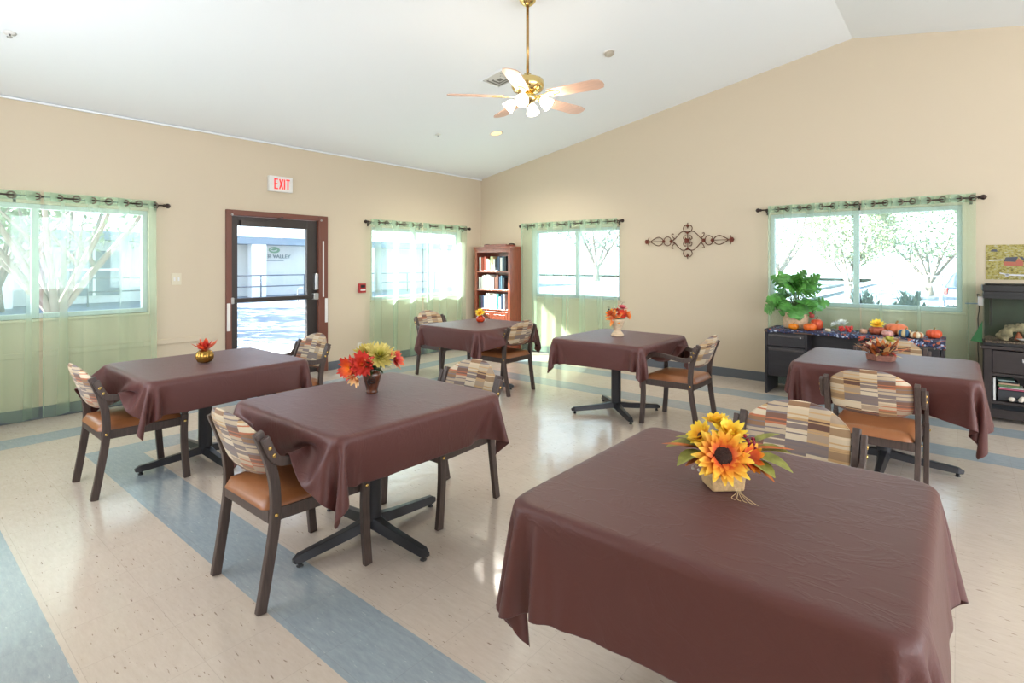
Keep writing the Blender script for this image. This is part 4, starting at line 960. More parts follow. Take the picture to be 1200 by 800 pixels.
MB().tube([(0, 0, .10), (0, 0, -.10)], .006, 6).tube([(0, 0, .17), (0, 0, .245)], .007, 6).tube([(0, 0, -.17), (0, 0, -.245)], .007, 6).tube([(-.545, 0, 0), (-.35, 0, 0)], .004, 6).tube([(.545, 0, 0), (.35, 0, 0)], .004, 6).build('spine', m_rusty, ws)
for u, v, R_ in ((0, 0, .042), (-.59, 0, .038), (.59, 0, .038), (-.225, 0, .03), (.225, 0, .03), (.34, 0, .028), (-.34, 0, .028), (0, .205, .02), (0, -.205, .02), (0, .11, .018), (0, -.11, .018)):
    mb = MB()
    for k in range(6):
        a = k*PI/3; mb.petal((0, 0, 0), (math.cos(a), -.15, math.sin(a)), (0, -1, 0), R_, R_*.9, .3, 4, tip=.3)
    mb.ball((0, -.006, 0), R_*.28); mb.build('rosette', pmat('rust_red_iron', (120, 62, 48), .5, metal=.3), ws, loc=(u, -.006, v))

# ------------------------------------------------------------------ credenza and decorations
cx0, cx1, cy0, cy1, cz = 5.005, 6.61, -.62, -.13, .728
cd = empty('credenza', (cx0, cy1, 0), label='long black office credenza under the right window', cat='credenza')
w_ = cx1-cx0; d_ = cy1-cy0
m_cred = pmat('black_laminate', (44, 42, 46), .4, var=.15, vscale=4, stretch=(1, 8, 8))
MB().box(-.004, w_+.004, -d_-.004, 0, cz-.028, cz).build('top', m_cred, cd, bevel=.003)
MB().box(-.0045, w_+.0045, -d_-.006, -d_-.004, cz-.026, cz-.02).build('edge_band', pmat('brown_edge_band', (130, 92, 72), .4), cd)
for x in (0, w_-.026): MB().box(x, x+.026, -d_, -.004, 0, cz-.028).build('side_panel', m_cred, cd, bevel=.002)
for x in (.41, w_-.436): MB().box(x, x+.02, -d_+.01, -.004, .20, cz-.028).build('divider', m_cred, cd)
MB().box(.43, w_-.436, -.25, -.235, .20, cz-.028).box(.026, .41, -.03, -.015, .20, cz-.03).build('modesty_panel', m_cred, cd)
for side in (0, 1):
    xa = .03 if side == 0 else w_-.415; xb = xa+.38
    for z0, z1 in ((.545, .695), (.205, .538)):
        dw = MB().box(xa, xb, -d_-.001, -.06, z0, z1).build('drawer', m_cred, cd, bevel=.003)
        MB().box(xa+.012, xb-.012, -d_-.012, -d_-.001, z1-.045, z1-.02).build('pull_rail', pmat('grey_pull', (84, 80, 80), .35, metal=.3), dw, bevel=.004)
    MB().lathe([(.009, -.004), (.009, 0)], 12, axis='y', c=(xb-.04, -d_-.012, .655)).build('lock', m_alu, cd)
bk = empty('paper_carton', (5.36, -.36, 0), label='small pale green and white carton on the floor under the credenza', cat='carton')
MB().box(-.06, .06, -.05, .05, .001, .19).build('carton_body', pmat('white_carton', (214, 218, 206), .6), bk, bevel=.003)
MB().box(-.0605, .0605, -.0505, .0505, .10, .16).build('green_band', pmat('green_carton_print', (142, 178, 120), .6), bk)
# runner
m_run = speckle_material('halloween_runner', (34, 38, 66), [(58, 70, 112), (100, 118, 160), (176, 184, 204), (176, 90, 60), (30, 32, 50), (44, 52, 86)], 60, thr=(0, .5))
rv = []; nu, nv = 90, 12; rr_ = random.Random(9)
for j in range(nv+1):
    for i in range(nu+1):
        x = cx0+.03+(w_-.02)*i/nu; t = j/nv
        wv = .02*math.sin(x*9)+.012*math.sin(x*23)
        y = cy1-.05-(d_-.02)*min(1, t/.8)
        z = cz+.004+.003*math.sin(x*31+j)+.003*math.sin(x*13-j*2)
        if t > .8: y = cy0-.010-abs(.004*math.sin(x*17)); z = cz-.002-(t-.8)/.2*(.022+wv*.6+.045*max(0, (x-6.2)/.4))
        if y < cy0-.004 and t <= .8: y = cy0-.008
        rv.append((x, y, z))
rn_o = MB().add(rv, [(j*(nu+1)+i, j*(nu+1)+i+1, (j+1)*(nu+1)+i+1, (j+1)*(nu+1)+i) for j in range(nv) for i in range(nu)], 0, True).build('table_runner', m_run, solid=.0015)
put(rn_o, 'dark blue patterned halloween runner lying along the credenza', 'table runner')
def pumpkin(loc, R, H_, mat, label, stem=True, k=10, group='small pumpkins on the credenza', name='pumpkin', rib=.16):
    r = empty(name, loc, 0, label, 'pumpkin', group)
    prof = [(R*.25, .001), (R*.7, .03*H_), (R*.95, .22*H_), (R, .5*H_), (R*.93, .75*H_), (R*.6, .96*H_), (R*.2, .97*H_), (R*.06, .92*H_)]
    MB().lathe(prof, k*5, rib=rib, k=k).build('rind', mat, r)
    if stem: MB().tube([(0, 0, H_*.9), (R*.04, 0, H_*1.08), (R*.18, 0, H_*1.22)], [R*.13, R*.09, R*.11], 8).build('stem', pmat('pumpkin_stem', (146, 118, 70), .8), r)
    return r
zc = cz+.008
def at(px, py, y): # point of the photograph's column on the plane y
    t = (px-600)/631.655; c, s = math.cos(.693), math.sin(.693); dx, dy = -s+t*c, c+t*s; l = (y+7.209)/dy; return 6.72+dx*l
m_blue = pmat('blue_pumpkin', (50, 96, 130), .4); m_wh = pmat('cream_pumpkin', (222, 206, 176), .5)
pumpkin((at(930, 0, -.50), -.50, zc), .050, .062, pmat('bright_orange', (240, 140, 30), .3), 'small bright orange pumpkin directly beside the monstera basket')
pumpkin((at(949, 0, -.52), -.52, zc), .062, .078, m_orange, 'orange pumpkin second from the monstera basket, in front of another')
pumpkin((at(957, 0, -.36), -.36, zc), .062, .115, pmat('red_orange', (214, 84, 44), .35), 'tall red-orange pumpkin with a turkey figure on it')
tk = empty('turkey_figure', (at(952, 0, -.40)-.01, -.385, zc+.125), label='little red and brown turkey figure perched on the tall pumpkin', cat='figurine')
MB().ball((0, 0, .025), .03, .026, .026).ball((-.012, -.02, .058), .014).build('body', pmat('turkey_red', (176, 74, 66), .6), tk)
leaves('tail_feather', tk, [((0, .01, .03), (math.cos(a), .2, math.sin(a)), .065, .022, .1) for a in (.3, .8, 1.3, 1.8, 2.3, 2.8)], pmat('feather_brown', (120, 70, 60), .7))
# white flower and berries spray
fl = empty('flower_spray', (at(987, 0, -.42), -.42, zc), label='silk spray of white flowers, green leaves and red berries on the runner', cat='artificial flowers')
bloom('white_flower', fl, (.0, 0, .085), (-.1, -.4, 1), [(12, .06, .022, .1, .2), (10, .05, .02, .5, .2), (7, .035, .018, .9, .1)], pmat('white_petal', (226, 232, 228), .6), .05, 51)
bloom('white_flower', fl, (-.07, 0, .07), (-.5, -.4, .7), [(10, .05, .02, .1, .2), (8, .04, .02, .5, .2)], pmat('white_petal', (226, 232, 228), .6), .05, 52)
leaves('leaf', fl, [((-.06, 0, .03), (math.cos(a), math.sin(a), .5), .09, .03, -.2) for a in (2, 2.8, 3.6, 4.4)], m_olive)
berries('berry_cluster', fl, [(.03+rn.uniform(-.05, .075), -.08+rn.uniform(-.03, .03), .02+rn.uniform(0, .05)) for _ in range(20)], .016, pmat('cherry_red', (206, 60, 54), .3))
pumpkin((at(978, 0, -.5)-.06, -.52, zc), .028, .034, m_wh, 'tiny cream pumpkin left of the white flower spray')
pumpkin((at(1012, 0, -.45), -.45, zc), .034, .05, pmat('pinkish_cream', (206, 160, 132), .5), 'tiny pinkish cream pumpkin right of the red berries')
pf_ = pumpkin((at(1028, 0, -.42), -.42, zc), .075, .08, pmat('rust_pumpkin', (178, 92, 64), .5), 'rust pumpkin with a bright yellow flower on its top', stem=False)
bloom('yellow_flower', pf_, (0, -.01, .095), (0, -.5, .9), [(12, .075, .035, .1, .2), (10, .06, .03, .5, .2), (6, .04, .025, .9, .1)], m_yel, .06, 53)
pumpkin((at(1050, 0, -.33), -.33, zc), .098, .115, pmat('soft_orange', (226, 122, 76), .4), 'largest soft orange pumpkin in the row on the credenza')
pumpkin((at(1040, 0, -.53), -.53, zc), .052, .055, pmat('candy_pumpkin', (206, 150, 140), .4, var=.3, vscale=30), 'pinkish striped pumpkin in front of the largest orange one')
def striped(loc, R, H_, c1, c2, label):
    r = empty('pumpkin', loc, 0, label, 'pumpkin', 'small pumpkins on the credenza'); k = 10
    prof = [(R*.25, .001), (R*.7, .03*H_), (R*.95, .22*H_), (R, .5*H_), (R*.93, .75*H_), (R*.6, .96*H_), (R*.2, .97*H_), (R*.06, .92*H_)]
    mb = MB().lathe(prof, k*5, rib=.16, k=k)
    n = k*5
    for fi in range(len(prof)-1):
        for q in range(n): mb.m[fi*n+q] = ((q+2)//5) % 2
    mb.build('rind', [c1, c2], r); MB().tube([(0, 0, H_*.9), (R*.04, 0, H_*1.08), (R*.18, 0, H_*1.22)], [R*.13, R*.09, R*.11], 8).build('stem', pmat('pumpkin_stem', (146, 118, 70), .8), r)
striped((at(1061, 0, -.50), -.50, zc), .062, .075, m_blue, pmat('sand', (204, 180, 130), .5), 'blue and sand striped pumpkin')
striped((at(1074, 0, -.54), -.54, zc), .055, .062, m_wh, pmat('brown_stripe', (176, 112, 62), .5), 'cream and brown striped pumpkin')
pumpkin((at(1096, 0, -.42)-.01, -.42, zc), .062, .085, pmat('deep_orange', (214, 88, 50), .35), 'deep orange pumpkin at the right end of the credenza')

# monstera in its basket
mo = empty('potted_monstera', (5.27, -.37, cz+.007), label='leafy green monstera in a woven basket on the left end of the credenza', cat='potted plant')
MB().lathe([(.105, 0), (.12, .01), (.128, .06), (.13, .12), (.128, .17), (.132, .18), (.125, .18), (.12, .165)], 40, rib=.03, k=40).build('woven_basket', pmat('woven_basket', (206, 178, 146), .8, var=.2, vscale=40, bump=.6, bscale=120), mo)
MB().lathe([(.02, .15), (.119, .162)], 20).build('soil', pmat('soil', (60, 44, 34), .95), mo)
def monstera_leaf(mb, base, d, nrm, L, W, curl):
    b0 = Vector(base); d = Vector(d).normalized(); nr = Vector(nrm); nr = (nr-d*nr.dot(d)).normalized(); sd = d.cross(nr)
    n = 16; mid = []
    for i in range(n+1):
        t = i/n; mid.append(b0+d*(L*t*(1-.15*t))+nr*(-curl*L*t*t))
    for sgn in (-1, 1):
        i0 = len(mb.v); V_ = []
        for i in range(n+1):
            t = i/n; w = W*.5*(math.sin(PI*min(1, t*.92+.1))**.7)*(1.0 if t < .97 else .2)
            cut = .30 if (i % 4 == 3 and i < n-1) else 1
            p = mid[i]+sd*sgn*w*cut+nr*(-.18*w*cut)-d*(.12*w)
            V_ += [tuple(mid[i]), tuple((mid[i]+p)*.5+nr*.03*w), tuple(p)]
        F_ = []
        for i in range(n):
            a = i*3
            F_ += [(a, a+1, a+4, a+3), (a+1, a+2, a+5, a+4)]
        mb.add(V_, F_, 0, True)
mbl = MB(); mbs = MB(); rm = random.Random(21)
for k in range(64):
    a = rm.random()*2*PI; el = rm.uniform(-.65, 1.1); R_ = rm.uniform(.14, .31)*(1 if el < .9 else .9)
    # leaf centre on a wide dome
    c = Vector((math.cos(a)*math.cos(el)*R_*1.05, math.sin(a)*math.cos(el)*R_*.75, .34+math.sin(el)*R_*.98))
    if c.y > .24: c.y = .24
    base = Vector((rm.uniform(-.05, .05), rm.uniform(-.05, .05), .18))
    mbs.tube(cr([base, base*.5+c*.5+Vector((0, 0, .05)), c], 4), .003, 5)
    out_ = (c-Vector((0, 0, .30))).normalized(); d_ = (out_+Vector((rm.uniform(-.4, .4), rm.uniform(-.4, .4), rm.uniform(-.7, .1)))).normalized()
    nn_ = (out_*.6+Vector((.25, -.45, .55))).normalized()
    monstera_leaf(mbl, c-d_*.05, d_, nn_, rm.uniform(.14, .20), rm.uniform(.14, .19), rm.uniform(.0, .35))
for (u, v, dz_) in ((.03, .0, .62), (.14, 0, .60), (-.13, 0, .58)):
    c = Vector((u, -.03, dz_-.06)); mbs.tube(cr([(0, 0, .18), (u*.5, 0, .4), tuple(c)], 4), .003, 5); monstera_leaf(mbl, c, (u*3+.3*(1 if u > 0 else -1), -.2, .5), (.1, -.8, .6), .17, .15, .1)
mbl.build('foliage', m_green, mo); mbs.build('stems', m_stem, mo)

# ------------------------------------------------------------------ aquarium, stand, poster
tx0, tx1, ty0, ty1 = 6.895, 7.52, -.46, -.12
st = empty('aquarium_stand', (tx0, ty1, 0), label='dark wood stand with drawer and open shelf carrying the aquarium', cat='cabinet')
w_ = tx1-tx0+.04; d_ = .36; SH = .705
MB().box(-.02, w_, -d_-.01, .01, SH-.03, SH).build('top', m_espresso, st, bevel=.004)
for x in (0, w_-.06): MB().box(x, x+.055, -d_, -d_+.05, 0, SH-.03).box(x, x+.055, -.05, 0, 0, SH-.03).box(x+.015, x+.04, -d_+.05, -.05, .1, SH-.03).build('side_post', m_espresso, st, bevel=.002)
dw = MB().box(.06, w_-.065, -d_-.006, -.05, .46, SH-.04).build('drawer', m_espresso, st, bevel=.004)
MB().box(.26, .36, -d_-.025, -d_-.006, .575, .61).build('pull', m_alu, dw, bevel=.004)
MB().box(.055, w_-.06, -d_, 0, .43, .455).build('rail', m_espresso, st)
MB().box(.055, w_-.06, -d_+.005, -.005, .17, .195).build('shelf', m_espresso, st, bevel=.002)
MB().box(.055, w_-.06, -.012, -.002, .1, .43).build('back_panel', m_espresso, st)
MB().box(.055, w_-.06, -d_+.01, -d_+.03, .04, .12).build('kick_panel', m_espresso, st)
aq = empty('aquarium', (tx0, ty1, SH+.001), label='glass aquarium with a black hood standing on the dark stand', cat='aquarium')
W_ = tx1-tx0; D_ = .33; g_ = .006
m_aqg = glass_material('aquarium_glass', (.90, .95, .93, 1), .03)
mb = MB(); mb.box(0, W_, -D_, -D_+g_, .02, .47).box(0, g_, -D_+g_, -g_, .02, .47).box(W_-g_, W_, -D_+g_, -g_, .02, .47).build('tank_glass', m_aqg, aq)
MB().box(g_, W_-g_, -g_, 0, .02, .47).build('back_pane', pmat('dark_green_back', (36, 52, 36), .4, var=.5, vscale=8), aq)
MB().box(-.004, W_+.004, -D_-.004, .004, 0, .025).build('bottom_rim', m_black, aq, bevel=.002)
mb = MB(); mb.box(-.004, W_+.004, -D_-.004, -D_+.01, .44, .475).box(-.004, W_+.004, -.01, .004, .44, .475).box(-.004, .012, -D_+.01, -.01, .44, .475).box(W_-.012, W_+.004, -D_+.01, -.01, .44, .475); mb.build('top_rim', m_black, aq, bevel=.002)
MB().box(-.01, W_+.01, -D_-.012, .0, .505, .565).box(.01, W_-.15, -D_+.03, -.04, .565, .578).build('light_hood', m_black, aq, bevel=.006)
MB().box(.0, W_, -D_, -.002, .4755, .504).build('hood_tray', m_black, aq)
MB().box(.05, .07, -.10, -.06, .16, .47).build('filter_tube', m_black, aq, bevel=.006)
gr = []; gn = 40
for j in range(13):
    for i in range(gn+1):
        x = g_+.003+(W_-2*g_-.006)*i/gn; y = -D_+g_+.003+(D_-2*g_-.006)*j/12; gr.append((x, y, .055+.012*mnoise.noise(Vector((x*12, y*12, 0)))+.006*mnoise.noise(Vector((x*60, y*60, 0)))))
MB().add(gr, [(j*(gn+1)+i, j*(gn+1)+i+1, (j+1)*(gn+1)+i+1, (j+1)*(gn+1)+i) for j in range(12) for i in range(gn)]).box(g_+.004, W_-g_-.004, -D_+g_+.004, -g_-.004, .026, .046).build('gravel', speckle_material('gravel', (96, 66, 56), [(150, 110, 90), (70, 48, 44), (180, 150, 130)], 160), aq)
rk = MB(); nu, nv = 26, 14; V_ = []
for j in range(nv+1):
    for i in range(nu+1):
        a = PI*i/nu; t = j/nv-.5; R_ = (.085+.035*mnoise.noise(Vector((math.cos(a)*3, t*5, math.sin(a)*3))))*(1-.5*t*t)
        V_.append((math.cos(a)*R_*1.25, t*.16, math.sin(a)*R_*1.05+.05))
n1 = len(V_); V_ += [(x*.72, y, max(.05, (z-.05)*.72+.05)) for x, y, z in V_]; F_ = []
for j in range(nv):
    for i in range(nu): a = j*(nu+1)+i; F_ += [(a, a+1, a+nu+2, a+nu+1), (n1+a+nu+1, n1+a+nu+2, n1+a+1, n1+a)]
for i in range(nu): F_ += [(i+1, i, n1+i, n1+i+1), (nv*(nu+1)+i, nv*(nu+1)+i+1, n1+nv*(nu+1)+i+1, n1+nv*(nu+1)+i)]
rk.add(V_, F_, 0, True)
rk.v = [(x*1.15, y, (z-.05)*1.5+.05) for x, y, z in rk.v]
rko = rk.build('cave_rock', pmat('mottled_rock', (176, 150, 120), .8, var=.6, vscale=26, bump=.6, bscale=60), loc=(7.13, -.34, SH+.006), rz=.25); put(rko, 'mottled tan arch shaped cave rock inside the aquarium', 'aquarium ornament')
tp = MB().lathe([(.03, 0), (.026, .03), (.010, .07), (.006, .075)], 14).build('clay_cone', pmat('terracotta', (196, 96, 60), .6), loc=(7.14, -.385, SH+.06)); put(tp, 'terracotta cone in the mouth of the cave rock', 'aquarium ornament')
db = MB().lathe([(.03, 0), (.05, .012), (.054, .018), (.03, .016)], 20).build('white_dish', m_white, loc=(7.175, -.415, SH+.062)); put(db, 'small white dish on the gravel in front of the cave rock', 'dish')
# clamp arm, cords, green leaf
ca = empty('clamp_arm', (6.90, -.38, 1.09), label='grey arm sticking out sideways from the aquarium towards the curtain', cat='clamp')
MB().box(-.14, -.02, -.012, .012, -.006, .004).build('arm', pmat('steel_blue', (92, 112, 130), .35, metal=.5), ca, bevel=.003)
MB().box(-.045, -.006, -.02, .02, -.02, .07).build('clamp_jaw', m_alu, ca, bevel=.004)
ec = MB().tube(cr([(6.875, -.40, 1.17), (6.85, -.38, 1.18), (6.862, -.30, 1.12), (6.868, -.2, 1.02), (6.862, -.03, .92), (6.866, -.02, .8), (6.862, -.02, .62), (6.868, -.02, .5), (6.862, -.02, .36), (6.868, -.02, .2), (6.866, -.03, .01)], 6), .0035, 6).build('power_cord', m_black)
put(ec, 'thin black power cord hanging down the wall behind the aquarium', 'cord')
gl_ = MB().add([(6.888, -.36, .90), (6.886, -.44, .93), (6.80, -.42, .735), (6.884, -.45, .725), (6.845, -.43, .83)], [(0, 1, 4), (4, 1, 3), (4, 3, 2), (0, 4, 2)], 0, False).build('green_pennant', pmat('pennant_green', (36, 96, 52), .6), solid=.002)
put(gl_, 'dark green cloth corner hanging at the left side of the aquarium', 'cloth')
# things on the shelf of the stand
sy = -.46
bkz = .197
def shelf_book(x, y, z, w, h, d, col, label): book((x, y, z), w, h, d, col, label, 'books on the aquarium stand shelf', lie=True)
book((6.96, -.44, bkz), .022, .21, .16, (232, 232, 228), 'white binder standing upright at the left of the aquarium stand shelf', 'books on the aquarium stand shelf')
stack = [((60, 62, 66), 'grey-black box file lying at the bottom of the stand shelf stack', .10), ((196, 92, 120), 'pink book lying on the grey-black file', .016), ((236, 236, 230), 'white book above the pink one in the stand stack', .012), ((108, 142, 96), 'green book in the middle of the stand stack', .018), ((212, 178, 150), 'peach book near the top of the stand stack', .018), ((50, 56, 60), 'thin black book just under the top of the stand stack', .012), ((150, 176, 168), 'grey-green book on top of the stand stack', .016)]
zz = bkz
for i_, (c_, lb, th) in enumerate(stack):
    shelf_book(6.995+.006*(i_ % 3), -.43+.004*(i_ % 2), zz, th, .19-.012*i_, .16, c_, lb); zz += th+.0008
bb = empty('wooden_box', (7.24, -.40, bkz), label='small brown box at the right of the stand shelf', cat='box')
MB().box(-.03, .06, -.04, .06, 0, .11).build('box_body', pmat('brown_card', (150, 110, 90), .6), bb, bevel=.003); MB().box(-.032, .062, -.042, .062, .11, .122).build('lid', pmat('brown_card', (150, 110, 90), .6), bb, bevel=.002)
tf = MB(); rt = random.Random(4)
for k in range(7): tf.ball((rt.uniform(-.05, .05), rt.uniform(-.015, .015), .02+rt.uniform(0, .03)), .022, .018, .018, 10)
tfo = tf.build('crumpled_tissue', pmat('crumpled_paper', (220, 210, 196), .7, var=.3, vscale=40, bump=.8, bscale=60), loc=(7.12, -.462, bkz)); put(tfo, 'crumpled white paper in front of the book stack on the stand', 'paper')

# poster of a village
def village_mat():
    m = bpy.data.materials.new('village_print'); m.use_nodes = True; nt = m.node_tree; L = nt.links; b = nt.nodes['Principled BSDF']
    t = N(nt, 'ShaderNodeTexCoord'); mp = N(nt, 'ShaderNodeMapping'); mp.inputs['Scale'].default_value = (1, 1, 1.9); L.new(t.outputs['Object'], mp.inputs[0])
    n1 = N(nt, 'ShaderNodeTexNoise'); n1.inputs['Scale'].default_value = 34; n1.inputs['Detail'].default_value = 6; n1.inputs['Roughness'].default_value = .75; L.new(mp.outputs[0], n1.inputs['Vector'])
    r = N(nt, 'ShaderNodeValToRGB'); L.new(n1.outputs['Fac'], r.inputs[0]); c_ = r.color_ramp
    c_.elements[0].position = .30; c_.elements[0].color = srgb(66, 56, 34); c_.elements[1].position = .70; c_.elements[1].color = srgb(222, 222, 224)
    for p, c in ((.40, (104, 92, 40)), (.47, (150, 138, 58)), (.54, (176, 164, 90)), (.60, (150, 148, 130)), (.65, (196, 190, 176))): e = c_.elements.new(p); e.color = srgb(*c)
    L.new(r.outputs[0], b.inputs['Base Color']); b.inputs['Roughness'].default_value = .45; return m
po = empty('village_poster', (6.925, -.0015, 1.315), label='unframed village picture on the wall above the aquarium', cat='poster')
MB().box(0, .50, -.004, 0, 0, .345).build('paper', village_mat(), po)
def flat(name, polys, col):
    mb = MB()
    for p in polys: mb.add([(u, -.005, v) for u, v in p]+[(u, -.004, v) for u, v in p], [tuple(range(len(p))), tuple(range(len(p), 2*len(p)))[::-1]])
    mb.build(name, pmat('print_'+name, col, .5), po)
flat('printed_roof', [[(.13, .18), (.145, .22), (.235, .225), (.215, .175)], [(.24, .225), (.265, .225), (.30, .18), (.275, .185)], [(.03, .28), (.045, .3), (.08, .3), (.085, .275)]], (70, 72, 86))
flat('printed_wall', [[(.13, .178), (.21, .173), (.21, .135), (.13, .14)], [(.215, .173), (.238, .21), (.27, .178), (.27, .135), (.215, .133)]], (176, 96, 76))
flat('printed_path', [[(.10, .07), (.16, .055), (.30, .05), (.38, .075), (.38, .065), (.30, .035), (.16, .04), (.10, .06)], [(.02, .195), (.12, .2), (.12, .19), (.02, .185)], [(.14, .03), (.165, .03), (.165, .055), (.14, .05)]], (214, 214, 220))

# ------------------------------------------------------------------ ceiling fan and ceiling fittings
fx, fy = 3.935, -3.65; fz = ZE+.179*fx
fan = empty('ceiling_fan', (fx, fy, fz), label='polished brass ceiling fan with five pale wooden blades and glowing lamps', cat='ceiling fan')
zr_ = -fz
MB().lathe([(.075, .02), (.074, -.02), (.066, -.045), (.04, -.07), (.018, -.082)], 28).build('canopy', m_fanbrass, fan)
MB().tube([(0, 0, -.06), (0, 0, 3.04-fz)], .0125, 12).build('downrod', m_rodbrass, fan)
zm = 2.965-fz
MB().lathe([(.015, zm+.10), (.03, zm+.095), (.035, zm+.068), (.09, zm+.062), (.128, zm+.045), (.136, zm+.02), (.136, zm-.015), (.12, zm-.045), (.08, zm-.06), (.05, zm-.064)], 48, rib=.04, k=16).build('motor_housing', m_fanbrass, fan)
MB().lathe([(.05, zm-.06), (.055, zm-.075), (.07, zm-.085), (.07, zm-.12), (.05, zm-.135), (.03, zm-.15), (.012, zm-.165), (.005, zm-.18)], 28).build('light_fitter', m_fanbrass, fan)
zb = 2.868-fz
A0 = .149
for k in range(5):
    a = A0+k*2*PI/5; d = Vector((math.cos(a), math.sin(a), 0)); s_ = Vector((-math.sin(a), math.cos(a), 0)); tilt = .20
    upd = (Vector((0, 0, 1))+s_*tilt).normalized(); sd = (s_-Vector((0, 0, 1))*tilt).normalized()
    pts = [(.20, -.055), (.24, -.062), (.60, -.072), (.655, -.055), (.672, -.02), (.672, .02), (.655, .055), (.60, .072), (.24, .062), (.20, .055)]
    V_ = [Vector((0, 0, zb))+d*u+sd*v+upd*h for h in (-.004, .004) for u, v in pts]; n_ = len(pts)
    MB().add(V_, [tuple(range(n_))[::-1], tuple(range(n_, 2*n_))]+[(i, (i+1) % n_, n_+(i+1) % n_, n_+i) for i in range(n_)]).build('blade', m_blade, fan)
    mb = MB(); c0 = Vector((0, 0, zb)); 
    V_ = [c0+d*u+sd*v+upd*h for h in (-.010, -.0045) for u, v in ((.08, -.012), (.16, -.012), (.22, -.04), (.28, -.02), (.30, 0), (.28, .02), (.22, .04), (.16, .012), (.08, .012))]; n_ = 9
    mb.add(V_, [tuple(range(n_))[::-1], tuple(range(n_, 2*n_))]+[(i, (i+1) % n_, n_+(i+1) % n_, n_+i) for i in range(n_)]); mb.build('blade_iron', m_fanbrass, fan)
m_shade = pmat('glowing_frosted_glass', (255, 244, 226), .4, emit=(255, 240, 215), estr=5)
for k in range(4):
    a = .4+k*PI/2; d = Vector((math.cos(a), math.sin(a), 0)); c = Vector((0, 0, zm-.105))
    p0 = c+d*.06; p1 = c+d*.10+Vector((0, 0, -.005)); ax = (d*.75-Vector((0, 0, 1))*.65).normalized()
    arm = MB().tube([p0, p1, p1+ax*.03], .010, 8).build('lamp_arm', m_fanbrass, fan)
    q = ax.to_track_quat('Z', 'Y'); mb = MB().lathe([(.02, 0), (.03, .012), (.045, .04), (.05, .07), (.058, .09), (.054, .09), (.045, .07), (.02, .03)], 20, rib=.04, k=8); mb.v = [tuple(q @ Vector(v)+p1+ax*.02) for v in mb.v]
    mb.build('lamp_shade', m_shade, fan)
    lp = p1+ax*.16+Vector((fx, fy, fz))
    light('fan_lamp', 'POINT', lp, 4, (1, .86, .66), radius=.04)
def on_ceiling(x, y): return (x, y, ZE+.179*x)
slope = math.atan(.179)
vt = empty('ceiling_vent', on_ceiling(2.82, -2.72), label='square white louvred air vent in the ceiling behind the fan', cat='vent'); vt.rotation_euler = (0, -slope, 0)
MB().box(-.17, .17, -.17, -.14, -.008, -.001).box(-.17, .17, .14, .17, -.008, -.001).box(-.17, -.14, -.14, .14, -.008, -.001).box(.14, .17, -.14, .14, -.008, -.001).build('frame', m_ceil, vt, bevel=.002)
MB().box(-.14, .14, -.14, .14, -.003, -.001).build('dark_duct', pmat('duct_grey', (136, 132, 124), .8), vt)
for k in range(3):
    h = .125-.04*k; 
    if h < .03: continue
    mb = MB()
    for (sx_, sy_) in ((1, 0), (-1, 0), (0, 1), (0, -1)):
        if sx_: mb.obox((sx_*h, 0, -.006), (.014, 0, .004*sx_), (0, h, 0), (0, 0, .0008))
        else: mb.obox((0, sy_*h, -.006), (h, 0, 0), (0, .014, .004*sy_), (0, 0, .0008))
    mb.build('louvre', pmat('louvre_white', (206, 204, 196), .5), vt)
sd_ = empty('smoke_detector', on_ceiling(3.88, -2.19), label='round smoke detector on the ceiling right of the fan', cat='smoke detector'); sd_.rotation_euler = (0, -slope, 0)
MB().lathe([(.045, 0), (.05, -.004), (.05, -.03), (.035, -.042), (.01, -.044)], 24).build('body', pmat('detector_plastic', (176, 166, 150), .5), sd_)
MB().lathe([(.06, 0), (.062, -.006), (.05, -.008)], 24).build('base_ring', m_white, sd_)
spk = None
for i, (x, y, lb) in enumerate(((1.26, -2.21, 'small sprinkler head on the ceiling left of the round downlight'), (1.19, -6.50, 'small sprinkler head on the ceiling at the left picture edge'))):
    r = empty('fire_sprinkler', on_ceiling(x, y), label=lb, cat='sprinkler', group='ceiling sprinklers'); r.rotation_euler = (0, -slope, 0)
    MB().lathe([(.04, -.001), (.042, -.004), (.02, -.01), (.012, -.012)], 20).build('escutcheon', m_white, r)
    MB().lathe([(.008, -.012), (.006, -.03), (.018, -.034), (.018, -.036), (.004, -.037)], 14).build('deflector', m_alu, r)
rl = empty('recessed_downlight', on_ceiling(1.70, -1.51), label='round recessed downlight in the ceiling beneath the fan lamps', cat='ceiling light'); rl.rotation_euler = (0, -slope, 0)
MB().lathe([(.085, -.001), (.10, -.004), (.088, -.008), (.075, -.004)], 28).build('trim_ring', m_white, rl)
MB().lathe([(.074, -.0045), (.07, -.0055)], 24).build('diffuser', pmat('warm_lens', (250, 214, 160), .5, emit=(255, 214, 150), estr=1.2), rl)

rl_l = light('downlight_lamp', 'SPOT', (1.70, -1.51, 3.28), 130, (1, .93, .82), (0, 0, -1), radius=.07); rl_l.data.spot_size = 2.6; rl_l.data.spot_blend = .6
